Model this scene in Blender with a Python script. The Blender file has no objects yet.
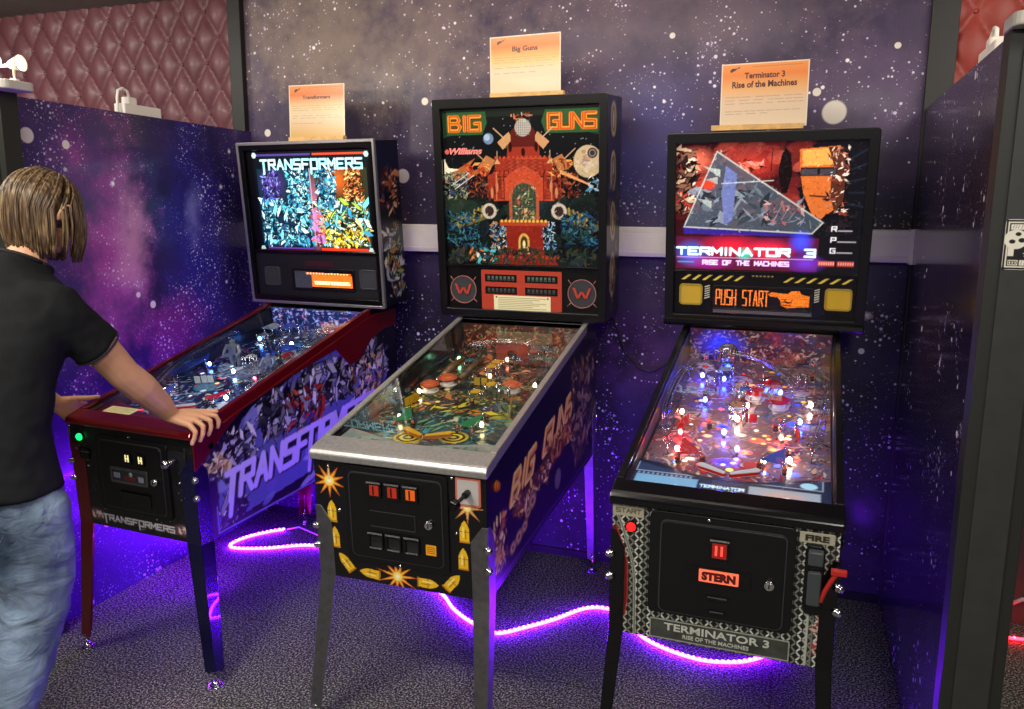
import bpy, math, random
import numpy as np
from mathutils import Matrix, Vector
R = random.Random(7)
SC = bpy.context.scene
COL = SC.collection

def lin(c):
    if isinstance(c, str):
        c = tuple(int(c[i:i+2], 16)/255 for i in (0, 2, 4))
    return tuple((v/12.92 if v <= .04045 else ((v+.055)/1.055)**2.4) for v in c[:3])

# ------------------------------------------------------------------ camera, world, exposure
cam_d = bpy.data.cameras.new('camera'); cam = bpy.data.objects.new('camera', cam_d); COL.objects.link(cam)
YAW, PITCH, ROLL, CH = -.34155, -.17294, .00687, 1.6239
cy, sy, cp, sp = math.cos(YAW), math.sin(YAW), math.cos(PITCH), math.sin(PITCH)
Fv = Vector((sy*cp, cy*cp, sp)); Rv = Vector((cy, -sy, 0)); Uv = Rv.cross(Fv)
cr, sr = math.cos(ROLL), math.sin(ROLL)
R2 = Rv*cr+Uv*sr; U2 = -Rv*sr+Uv*cr
m = Matrix((R2, U2, -Fv)).transposed().to_4x4(); m.translation = (0, 0, CH)
cam.matrix_world = m
cam_d.sensor_width = 36; cam_d.lens = 36*803.93/1024; cam_d.clip_start = .05
SC.camera = cam
SC.view_settings.view_transform = 'Standard'; SC.view_settings.look = 'None'
SC.view_settings.gamma = 1; SC.view_settings.use_curve_mapping = False
SC.view_settings.exposure = 0.0
wd = bpy.data.worlds.new('world'); SC.world = wd; wd.use_nodes = True
wd.node_tree.nodes['Background'].inputs[0].default_value = (.55, .5, .6, 1)
wd.node_tree.nodes['Background'].inputs[1].default_value = .10

def light(name, kind, loc, power, color, size=.1, aim=None, sizey=None, spot=None, blend=.5, spread=None):
    d = bpy.data.lights.new(name, kind); d.energy = power; d.color = color
    if kind == 'AREA':
        d.size = size
        if sizey: d.shape = 'RECTANGLE'; d.size_y = sizey
        if spread: d.spread = spread
    else: d.shadow_soft_size = size
    if kind == 'SPOT': d.spot_size = spot or 1.2; d.spot_blend = blend
    o = bpy.data.objects.new(name, d); COL.objects.link(o); o.location = loc
    if aim is not None: o.rotation_euler = (Vector(aim)-Vector(loc)).to_track_quat('-Z', 'Y').to_euler()
    return o
# unseen lights added at ceiling height as fill for room and bays
light('ceiling_fill_light', 'AREA', (-1.6, .3, 2.62), 70, (1, .93, .84), 1.1, (-1.6, .3, 0), .5)
light('ceiling_fill_light', 'AREA', (.5, -.9, 2.62), 85, (1, .93, .86), 1.1, (.3, -.9, 0), .5)
light('ceiling_wash_light', 'AREA', (-.9, 2.35, 2.64), 21, (1, .84, .70), 1.6, (-.9, 3.5, 2.0), .3)  # unseen wash that brightens the upper back wall
light('ceiling_fill_light', 'AREA', (-3.0, 1.3, 2.62), 26, (1, .92, .8), .6, (-2.6, 2.2, 1.6), .4)  # added to brighten the left post, the hair and the adaptor
light('ceiling_fill_light', 'AREA', (1.0, 1.5, 2.62), 14, (1, .92, .8), .6, (.6, 2.4, 1.8), .4)  # added to brighten the cap of the right post
light('next_bay_light', 'AREA', (-3.9, 2.3, 2.62), 17, (1, .9, .8), .8, (-3.8, 3.3, 1.6), .4)
light('next_bay_light', 'AREA', (1.4, 2.4, 2.62), 16, (1, .85, .75), .8, (1.2, 3.3, 1.6), .4)
# clip lamps on the two partition posts
light('clip_lamp_light', 'SPOT', (-2.55, 2.28, 2.16), 24, (1, .84, .62), .03, (-1.7, 3.5, 2.25), spot=1.9, blend=.8)

# ------------------------------------------------------------------ materials
MATS = {}
def newmat(name):
    mt = bpy.data.materials.new(name); mt.use_nodes = True
    return mt, mt.node_tree, mt.node_tree.nodes['Principled BSDF']
def mat(name, color='808080', rough=.5, metal=0, emis=None, es=0, coat=0, noise=0, nscale=30, bump=0, bscale=200, spec=.5, trans=0):
    if name in MATS: return MATS[name]
    mt, nt, b = newmat(name); c = lin(color)
    b.inputs['Base Color'].default_value = (*c, 1); b.inputs['Roughness'].default_value = rough
    b.inputs['Metallic'].default_value = metal; b.inputs['Coat Weight'].default_value = coat
    b.inputs['Specular IOR Level'].default_value = spec; b.inputs['Transmission Weight'].default_value = trans
    if emis: b.inputs['Emission Color'].default_value = (*lin(emis), 1); b.inputs['Emission Strength'].default_value = es
    tc = nt.nodes.new('ShaderNodeTexCoord')
    if noise:
        n = nt.nodes.new('ShaderNodeTexNoise'); n.inputs['Scale'].default_value = nscale; n.inputs['Detail'].default_value = 5
        nt.links.new(tc.outputs['Object'], n.inputs['Vector'])
        r = nt.nodes.new('ShaderNodeValToRGB'); r.color_ramp.elements[0].position = .3; r.color_ramp.elements[1].position = .7
        r.color_ramp.elements[0].color = (*[v*(1-noise) for v in c], 1); r.color_ramp.elements[1].color = (*[min(1, v*(1+noise)) for v in c], 1)
        nt.links.new(n.outputs['Fac'], r.inputs['Fac']); nt.links.new(r.outputs['Color'], b.inputs['Base Color'])
    if bump:
        n = nt.nodes.new('ShaderNodeTexNoise'); n.inputs['Scale'].default_value = bscale; n.inputs['Detail'].default_value = 3
        nt.links.new(tc.outputs['Object'], n.inputs['Vector'])
        bp = nt.nodes.new('ShaderNodeBump'); bp.inputs['Strength'].default_value = bump; bp.inputs['Distance'].default_value = .01
        nt.links.new(n.outputs['Fac'], bp.inputs['Height']); nt.links.new(bp.outputs['Normal'], b.inputs['Normal'])
    MATS[name] = mt; return mt

def print_mat(name, rough=.4, coat=0, metal=0, glow=1.0, allglow=0, spec=.5):
    """printed / painted artwork stored as a colour attribute; its alpha marks lit areas"""
    if name in MATS: return MATS[name]
    mt, nt, b = newmat(name)
    a = nt.nodes.new('ShaderNodeAttribute'); a.attribute_name = 'art'
    nt.links.new(a.outputs['Color'], b.inputs['Base Color'])
    b.inputs['Roughness'].default_value = rough; b.inputs['Coat Weight'].default_value = coat; b.inputs['Metallic'].default_value = metal
    b.inputs['Specular IOR Level'].default_value = spec
    nt.links.new(a.outputs['Color'], b.inputs['Emission Color'])
    mm = nt.nodes.new('ShaderNodeMath'); mm.operation = 'MULTIPLY_ADD'; nt.links.new(a.outputs['Alpha'], mm.inputs[0])
    mm.inputs[1].default_value = glow; mm.inputs[2].default_value = allglow
    nt.links.new(mm.outputs[0], b.inputs['Emission Strength'])
    MATS[name] = mt; return mt

def glass_mat(name='clear_glass', tint=(1, 1, 1), refl=1.0, rough=.0):
    if name in MATS: return MATS[name]
    mt = bpy.data.materials.new(name); mt.use_nodes = True; nt = mt.node_tree; nt.nodes.clear()
    o = nt.nodes.new('ShaderNodeOutputMaterial'); t = nt.nodes.new('ShaderNodeBsdfTransparent'); g = nt.nodes.new('ShaderNodeBsdfGlossy')
    t.inputs['Color'].default_value = (*tint, 1); g.inputs['Roughness'].default_value = rough
    f = nt.nodes.new('ShaderNodeFresnel'); f.inputs['IOR'].default_value = 1.5
    mu = nt.nodes.new('ShaderNodeMath'); mu.operation = 'MULTIPLY'; mu.inputs[1].default_value = refl; mu.use_clamp = True
    x = nt.nodes.new('ShaderNodeMixShader'); ge = nt.nodes.new('ShaderNodeNewGeometry'); iv = nt.nodes.new('ShaderNodeMath'); iv.operation = 'SUBTRACT'; iv.inputs[0].default_value = 1; nt.links.new(ge.outputs['Backfacing'], iv.inputs[1])
    m3 = nt.nodes.new('ShaderNodeMath'); m3.operation = 'MULTIPLY'; nt.links.new(f.outputs[0], mu.inputs[0]); nt.links.new(mu.outputs[0], m3.inputs[0]); nt.links.new(iv.outputs[0], m3.inputs[1]); nt.links.new(m3.outputs[0], x.inputs[0])
    nt.links.new(t.outputs[0], x.inputs[1]); nt.links.new(g.outputs[0], x.inputs[2]); nt.links.new(x.outputs[0], o.inputs[0])
    MATS[name] = mt; return mt

# ------------------------------------------------------------------ mesh builder
class MB:
    def __init__(s): s.v = []; s.f = []; s.m = []; s.sm = []
    def add(s, vs, fs, m=0, sm=False):
        k = len(s.v); s.v += [tuple(map(float, v)) for v in vs]
        for f in fs: s.f.append(tuple(i+k for i in f)); s.m.append(m); s.sm.append(sm)
        return s
    def box(s, a, b, m=0):
        (x0, y0, z0), (x1, y1, z1) = a, b
        return s.add([(x0, y0, z0), (x1, y0, z0), (x1, y1, z0), (x0, y1, z0), (x0, y0, z1), (x1, y0, z1), (x1, y1, z1), (x0, y1, z1)],
                     [(0, 3, 2, 1), (4, 5, 6, 7), (0, 1, 5, 4), (1, 2, 6, 5), (2, 3, 7, 6), (3, 0, 4, 7)], m)
    def prism(s, pts, ax, lo, hi, m=0):
        n = len(pts)
        A = sum(pts[i][0]*pts[(i+1) % n][1]-pts[(i+1) % n][0]*pts[i][1] for i in range(n))
        if (A < 0) != (ax == 'y'): pts = pts[::-1]
        P = {'x': lambda p, t: (t, p[0], p[1]), 'y': lambda p, t: (p[0], t, p[1]), 'z': lambda p, t: (p[0], p[1], t)}[ax]
        vs = [P(p, lo) for p in pts]+[P(p, hi) for p in pts]
        return s.add(vs, [tuple(range(n))[::-1], tuple(range(n, 2*n))]+[(i, (i+1) % n, n+(i+1) % n, n+i) for i in range(n)], m)
    def loft(s, rings, m=0, sm=True, caps=True, closed=True):
        n = len(rings[0]); vs = [p for r in rings for p in r]; fs = []
        for j in range(len(rings)-1):
            for i in range(n if closed else n-1):
                a = j*n+i; b = j*n+(i+1) % n; fs.append((a, b, b+n, a+n))
        s.add(vs, fs, m, sm)
        if caps and closed:
            k = len(s.v)-len(vs)
            s.f.append(tuple(k+i for i in range(n))[::-1]); s.m.append(m); s.sm.append(False)
            s.f.append(tuple(k+(len(rings)-1)*n+i for i in range(n))); s.m.append(m); s.sm.append(False)
        return s
    def tube(s, pts, r, n=8, m=0, caps=True):
        pts = [Vector(p) for p in pts]; rs = r if isinstance(r, (list, tuple)) else [r]*len(pts); rings = []; prev = None
        for i, p in enumerate(pts):
            t = (pts[min(i+1, len(pts)-1)]-pts[max(i-1, 0)]).normalized()
            if prev is None: u = t.orthogonal().normalized()
            else:
                u = prev-t*prev.dot(t); u = u.normalized() if u.length > 1e-6 else t.orthogonal().normalized()
            prev = u; w = t.cross(u)
            rings.append([p+(u*math.cos(2*math.pi*k/n)+w*math.sin(2*math.pi*k/n))*rs[i] for k in range(n)])
        return s.loft(rings, m, True, caps)
    def cyl(s, p0, p1, r0, r1=None, n=20, m=0): return s.tube([p0, p1], [r0, r0 if r1 is None else r1], n, m)
    def ell(s, c, r, nu=16, nv=10, m=0):
        if not isinstance(r, (list, tuple)): r = (r, r, r)
        vs = [(c[0], c[1], c[2]-r[2])]
        for j in range(1, nv):
            a = -math.pi/2+math.pi*j/nv
            for i in range(nu):
                b = 2*math.pi*i/nu; vs.append((c[0]+r[0]*math.cos(a)*math.cos(b), c[1]+r[1]*math.cos(a)*math.sin(b), c[2]+r[2]*math.sin(a)))
        vs.append((c[0], c[1], c[2]+r[2])); fs = []
        for i in range(nu): fs.append((0, 1+(i+1) % nu, 1+i))
        for j in range(nv-2):
            for i in range(nu):
                a = 1+j*nu+i; b = 1+j*nu+(i+1) % nu; fs.append((a, b, b+nu, a+nu))
        t = len(vs)-1; k = 1+(nv-2)*nu
        for i in range(nu): fs.append((k+i, k+(i+1) % nu, t))
        return s.add(vs, fs, m, True)
    def xf(s, M):
        s.v = [tuple(M @ Vector(v)) for v in s.v]; return s

def rr(x0, x1, z0, z1, r, n=5):
    o = []
    for cx, cz, a0 in ((x1-r, z1-r, 0), (x0+r, z1-r, 90), (x0+r, z0+r, 180), (x1-r, z0+r, 270)):
        for k in range(n+1):
            a = math.radians(a0+90*k/n); o.append((cx+r*math.cos(a), cz+r*math.sin(a)))
    return o
def ringp(outer, inner, ax, lo, hi, mb, m=0):
    """frame between two outlines of equal vertex count (2d), extruded"""
    n = len(outer); P = {'x': lambda p, t: (t, p[0], p[1]), 'y': lambda p, t: (p[0], t, p[1]), 'z': lambda p, t: (p[0], p[1], t)}[ax]
    vs = [P(p, lo) for p in outer]+[P(p, lo) for p in inner]+[P(p, hi) for p in outer]+[P(p, hi) for p in inner]; fs = []
    for i in range(n):
        j = (i+1) % n
        fs += [(i, j, n+j, n+i), (2*n+i, 3*n+i, 3*n+j, 2*n+j), (i, 2*n+i, 2*n+j, j), (n+i, n+j, 3*n+j, 3*n+i)]
    return mb.add(vs, fs, m)

def mk(name, mb, mats, parent=None, mtx=None, bevel=0, label=None, seg=2, **props):
    me = bpy.data.meshes.new(name); me.from_pydata(mb.v, [], mb.f)
    me.polygons.foreach_set('material_index', mb.m); me.polygons.foreach_set('use_smooth', mb.sm)
    for mt in (mats if isinstance(mats, (list, tuple)) else [mats]): me.materials.append(mt)
    me.update()
    o = bpy.data.objects.new(name, me); COL.objects.link(o)
    if parent: o.parent = parent
    if mtx is not None: o.matrix_local = mtx
    if bevel:
        b = o.modifiers.new('bevel', 'BEVEL'); b.width = bevel; b.segments = seg; b.limit_method = 'ANGLE'; b.angle_limit = math.radians(40)
    if label: o['label'] = label
    for k, v in props.items(): o[k] = v
    return o
def empty(name, label, cat, loc=(0, 0, 0), rz=0, group=None):
    o = bpy.data.objects.new(name, None); COL.objects.link(o); o.location = loc; o.rotation_euler = (0, 0, rz)
    o['label'] = label; o['category'] = cat; o.empty_display_size = .1
    if group: o['group'] = group
    return o
def tag(o, label, cat, group=None):
    o['label'] = label; o['category'] = cat
    if group: o['group'] = group
    return o
def struct(o): o['kind'] = 'structure'; return o

# ------------------------------------------------------------------ raster canvas in metres
G = {  # stroke letters in a 1x1 box
 'A': [[(0, 0), (.5, 1), (1, 0)], [(.22, .38), (.78, .38)]], 'B': [[(0, 0), (0, 1), (.75, 1), (.9, .75), (.75, .53), (0, .53)], [(.75, .53), (1, .27), (.8, 0), (0, 0)]],
 'C': [[(1, 1), (0, 1), (0, 0), (1, 0)]], 'D': [[(0, 0), (0, 1), (.7, 1), (1, .7), (1, .3), (.7, 0), (0, 0)]], 'E': [[(1, 1), (0, 1), (0, 0), (1, 0)], [(0, .5), (.8, .5)]],
 'F': [[(1, 1), (0, 1), (0, 0)], [(0, .5), (.8, .5)]], 'G': [[(1, 1), (0, 1), (0, 0), (1, 0), (1, .5), (.55, .5)]], 'H': [[(0, 0), (0, 1)], [(1, 0), (1, 1)], [(0, .5), (1, .5)]],
 'I': [[(.5, 0), (.5, 1)]], 'L': [[(0, 1), (0, 0), (1, 0)]], 'M': [[(0, 0), (0, 1), (.5, .35), (1, 1), (1, 0)]], 'N': [[(0, 0), (0, 1), (1, 0), (1, 1)]],
 'O': [[(0, 0), (0, 1), (1, 1), (1, 0), (0, 0)]], 'P': [[(0, 0), (0, 1), (1, 1), (1, .45), (0, .45)]], 'R': [[(0, 0), (0, 1), (1, 1), (1, .5), (0, .5)], [(.5, .5), (1, 0)]],
 'S': [[(1, 1), (0, 1), (0, .52), (1, .48), (1, 0), (0, 0)]], 'T': [[(0, 1), (1, 1)], [(.5, 1), (.5, 0)]], 'U': [[(0, 1), (0, 0), (1, 0), (1, 1)]], 'W': [[(0, 1), (.25, 0), (.5, .7), (.75, 0), (1, 1)]],
 'Y': [[(0, 1), (.5, .5), (1, 1)], [(.5, .5), (.5, 0)]], '3': [[(0, 1), (1, 1), (1, 0), (0, 0)], [(.25, .5), (1, .5)]], 'X': [[(0, 0), (1, 1)], [(0, 1), (1, 0)]], ' ': [],
 '2': [[(0, 1), (1, 1), (1, .5), (0, .5), (0, 0), (1, 0)]], '5': [[(1, 1), (0, 1), (0, .5), (1, .5), (1, 0), (0, 0)]], 'K': [[(0, 0), (0, 1)], [(1, 1), (0, .5), (1, 0)]],
}
class CV:
    def __init__(s, x0, x1, z0, z1, px=.0025, bg='101018'):
        s.x0, s.x1, s.z0, s.z1 = x0, x1, z0, z1
        s.nx = int((x1-x0)/px)+1; s.nz = int((z1-z0)/px)+1
        s.X, s.Z = np.meshgrid(np.linspace(x0, x1, s.nx), np.linspace(z0, z1, s.nz))
        s.px = (x1-x0)/(s.nx-1); s.a = np.zeros((s.nz, s.nx, 4)); s.a[..., :3] = lin(bg)
    def sl(s, xa, xb, za, zb):
        p = s.px*1.5
        i0 = max(0, int((xa-p-s.x0)/s.px)); i1 = min(s.nx, int((xb+p-s.x0)/s.px)+2)
        pz = (s.z1-s.z0)/(s.nz-1); j0 = max(0, int((za-p-s.z0)/pz)); j1 = min(s.nz, int((zb+p-s.z0)/pz)+2)
        return (slice(j0, max(j0, j1)), slice(i0, max(i0, i1)))
    def put(s, S, w, c, g=None):
        w = np.clip(w, 0, 1)[..., None]; c = np.array(lin(c) if isinstance(c, str) else c)
        s.a[S][..., :3] = s.a[S][..., :3]*(1-w)+c*w
        if g is not None: s.a[S][..., 3:] = s.a[S][..., 3:]*(1-w)+g*w
    def rect(s, xa, xb, za, zb, c, g=None, al=1):
        S = s.sl(xa, xb, za, zb); X, Z = s.X[S], s.Z[S]; e = s.px
        w = np.minimum(np.minimum(X-xa, xb-X), np.minimum(Z-za, zb-Z))/e+.5; s.put(S, np.clip(w, 0, 1)*al, c, g)
    def ell(s, cx, cz, rx, rz=None, c='ffffff', g=None, al=1, soft=0, rot=0):
        rz = rz or rx; q = max(rx, rz); S = s.sl(cx-q, cx+q, cz-q, cz+q); dx = s.X[S]-cx; dz = s.Z[S]-cz
        ca, sa = math.cos(rot), math.sin(rot); d = np.sqrt(((dx*ca+dz*sa)/rx)**2+((-dx*sa+dz*ca)/rz)**2)
        w = (1-d)*min(rx, rz)/s.px+.5 if not soft else (1-d)/soft
        s.put(S, np.clip(w, 0, 1)*al, c, g)
    def ring(s, cx, cz, r, t, c, g=None):
        S = s.sl(cx-r-t, cx+r+t, cz-r-t, cz+r+t); d = np.abs(np.hypot(s.X[S]-cx, s.Z[S]-cz)-r); s.put(S, (t/2-d)/s.px+.5, c, g)
    def poly(s, pts, c, g=None, al=1):
        xs = [p[0] for p in pts]; zs = [p[1] for p in pts]; S = s.sl(min(xs), max(xs), min(zs), max(zs)); X, Z = s.X[S], s.Z[S]
        if X.size == 0: return
        ins = np.zeros(X.shape, bool); n = len(pts)
        for i in range(n):
            (xa, za), (xb, zb) = pts[i], pts[(i+1) % n]
            if za == zb: continue
            c1 = (za > Z) != (zb > Z); ins ^= c1 & (X < (xb-xa)*(Z-za)/(zb-za)+xa)
        s.put(S, ins*1.0*al, c, g)
    def line(s, pts, t, c, g=None, al=1):
        for (xa, za), (xb, zb) in zip(pts[:-1], pts[1:]):
            S = s.sl(min(xa, xb)-t, max(xa, xb)+t, min(za, zb)-t, max(za, zb)+t); X, Z = s.X[S], s.Z[S]
            if X.size == 0: continue
            L = (xb-xa)**2+(zb-za)**2+1e-12; u = np.clip(((X-xa)*(xb-xa)+(Z-za)*(zb-za))/L, 0, 1)
            d = np.hypot(X-xa-u*(xb-xa), Z-za-u*(zb-za)); s.put(S, np.clip((t/2-d)/s.px+.5, 0, 1)*al, c, g)
    def text(s, tx, x, z, w, h, c, t=None, gap=.3, g=None, shear=0, rot=0, narrow='I'):
        """text whose box starts at x,z, total width w, height h"""
        u = sum(.35 if ch in narrow else 1 for ch in tx)+gap*(len(tx)-1); cw = w/u; t = t or h*.2; p = x; ca, sa = math.cos(rot), math.sin(rot)
        for ch in tx:
            k = .35 if ch in narrow else 1
            for st in G.get(ch, []):
                q = []
                for (a, b) in st:
                    a = (.5 if k < 1 else a)*cw*k; X = p-x+a+shear*b*h; Z = t/2+b*(h-t); q.append((x+X*ca-Z*sa, z+X*sa+Z*ca))
                s.line(q, t, c, g)
            p += cw*(k+gap)
    def shards(s, box, n, size, pal, seed, g=None, outline=None, al=1):
        r = random.Random(seed); x0, x1, z0, z1 = box
        for _ in range(n):
            cx, cz = r.uniform(x0, x1), r.uniform(z0, z1); L = size*r.uniform(.4, 1.3); W = L*r.uniform(.12, .5); a = r.uniform(0, math.pi)
            ca, sa = math.cos(a), math.sin(a)
            pts = [(cx+u*ca-v*sa, cz+u*sa+v*ca) for u, v in ((-L/2, 0), (-L*.2*r.random(), W/2), (L/2, W*.2*r.uniform(-1, 1)), (L*.1, -W/2))]
            s.poly(pts, r.choice(pal), g, al)
            if outline and r.random() < .7: s.line(pts[:3], size*.07, outline, g)
    def noise(s, amt, seed=1, cell=1):
        rg = np.random.RandomState(seed); n = rg.rand(s.nz//cell+1, s.nx//cell+1)
        n = np.kron(n, np.ones((cell, cell)))[:s.nz, :s.nx]; s.a[..., :3] *= (1+amt*(n-.5)*2)[..., None]
    def fine(s, box, n, seed, g=.5, sz=.012):
        r = random.Random(seed)      # small painted detail picked from the neighbouring colours
        for _ in range(n):
            x, z = r.uniform(box[0], box[1]), r.uniform(box[2], box[3]); i = min(s.nx-1, max(0, int((x-s.x0)/s.px))); j = min(s.nz-1, max(0, int((z-s.z0)/(s.z1-s.z0)*(s.nz-1))))
            k = r.choice((.35, .55, 1.5, 1.9)); c = tuple(np.clip(s.a[j, i, :3]*k+(.02 if k > 1 else 0), 0, 1)); a = r.uniform(0, 6.28); q = sz*r.uniform(.4, 1.4)
            s.line([(x, z), (x+q*math.cos(a), z+q*math.sin(a)), (x+q*1.6*math.cos(a+.6), z+q*1.6*math.sin(a+.6))], s.px*1.1, c, float(s.a[j, i, 3]), al=.5)
    def build(s, name, f, mt, parent=None, mtx=None, **pr):
        P = np.stack(f(s.X, s.Z), -1).reshape(-1, 3).astype(np.float32)
        nx, nz = s.nx, s.nz; i = np.arange(nx-1)[None, :]+np.arange(nz-1)[:, None]*nx
        q = np.stack([i, i+1, i+1+nx, i+nx], -1).reshape(-1).astype(np.int32); nf = len(q)//4
        me = bpy.data.meshes.new(name); me.vertices.add(len(P)); me.vertices.foreach_set('co', P.ravel())
        me.loops.add(len(q)); me.loops.foreach_set('vertex_index', q); me.polygons.add(nf)
        me.polygons.foreach_set('loop_start', np.arange(0, len(q), 4, dtype=np.int32)); me.polygons.foreach_set('loop_total', np.full(nf, 4, np.int32))
        me.update(calc_edges=True)
        at = me.color_attributes.new('art', 'FLOAT_COLOR', 'POINT'); at.data.foreach_set('color', np.clip(s.a, 0, 4).astype(np.float32).ravel())
        me.materials.append(mt); o = bpy.data.objects.new(name, me); COL.objects.link(o)
        if parent: o.parent = parent
        if mtx is not None: o.matrix_local = mtx
        for k, v in pr.items(): o[k] = v
        return o
def fronty(y): return lambda X, Z: (X, np.full_like(X, y), Z)

def text_mesh(tx, size, ex=.0005, bold=0, align='LEFT', shear=0, wscale=1):
    cu = bpy.data.curves.new('t', 'FONT'); cu.body = tx; cu.size = size; cu.extrude = ex; cu.offset = bold; cu.align_x = align; cu.shear = shear
    cu.resolution_u = 3
    o = bpy.data.objects.new('t', cu); COL.objects.link(o); dg = bpy.context.evaluated_depsgraph_get(); dg.update()
    me = bpy.data.meshes.new_from_object(o.evaluated_get(dg)); mb = MB()
    mb.add([(v.co.x*wscale, -v.co.z, v.co.y) for v in me.vertices], [tuple(p.vertices) for p in me.polygons])
    bpy.data.objects.remove(o); bpy.data.curves.remove(cu); bpy.data.meshes.remove(me); return mb
def text_at(name, tx, x, y, z, size, mt, parent, mtx=None, width=None, height=None, **k):
    mb = text_mesh(tx, size, **k); xs = [v[0] for v in mb.v]; zs = [v[2] for v in mb.v]
    sx = width/(max(xs)-min(xs)) if width else 1; sz = height/(max(zs)-min(zs)) if height else 1
    ox = min(xs) if width else 0
    mb.v = [((v[0]-ox)*sx+x, v[1]+y, (v[2]-(min(zs) if height else 0))*sz+z) for v in mb.v]
    return mk(name, mb, mt, parent, mtx)

# common materials
BLK = mat('black_powdercoat', '08080a', .36, noise=.15, nscale=60)
BLKG = mat('black_gloss', '08080a', .18)
DARK = mat('dark_plastic', '16161a', .45)
STEEL = mat('brushed_steel', 'bdbbb8', .42, .75, noise=.12, nscale=90)
STEELD = mat('dull_steel', '8e8e90', .42, 1, noise=.15, nscale=40)
CHROME = mat('chrome', 'd8d8dc', .12, 1)
WHITE = mat('white_plastic', 'eeeae0', .4)
RUBBER = mat('black_rubber', '0a0a0a', .7)
GLASS = glass_mat('clear_glass', (.97, .98, .98), 1.0)
# ------------------------------------------------------------------ room
XL, XR, YB, ZP, ZC = -2.68, .412, 3.541, 2.027, 2.69

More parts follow.
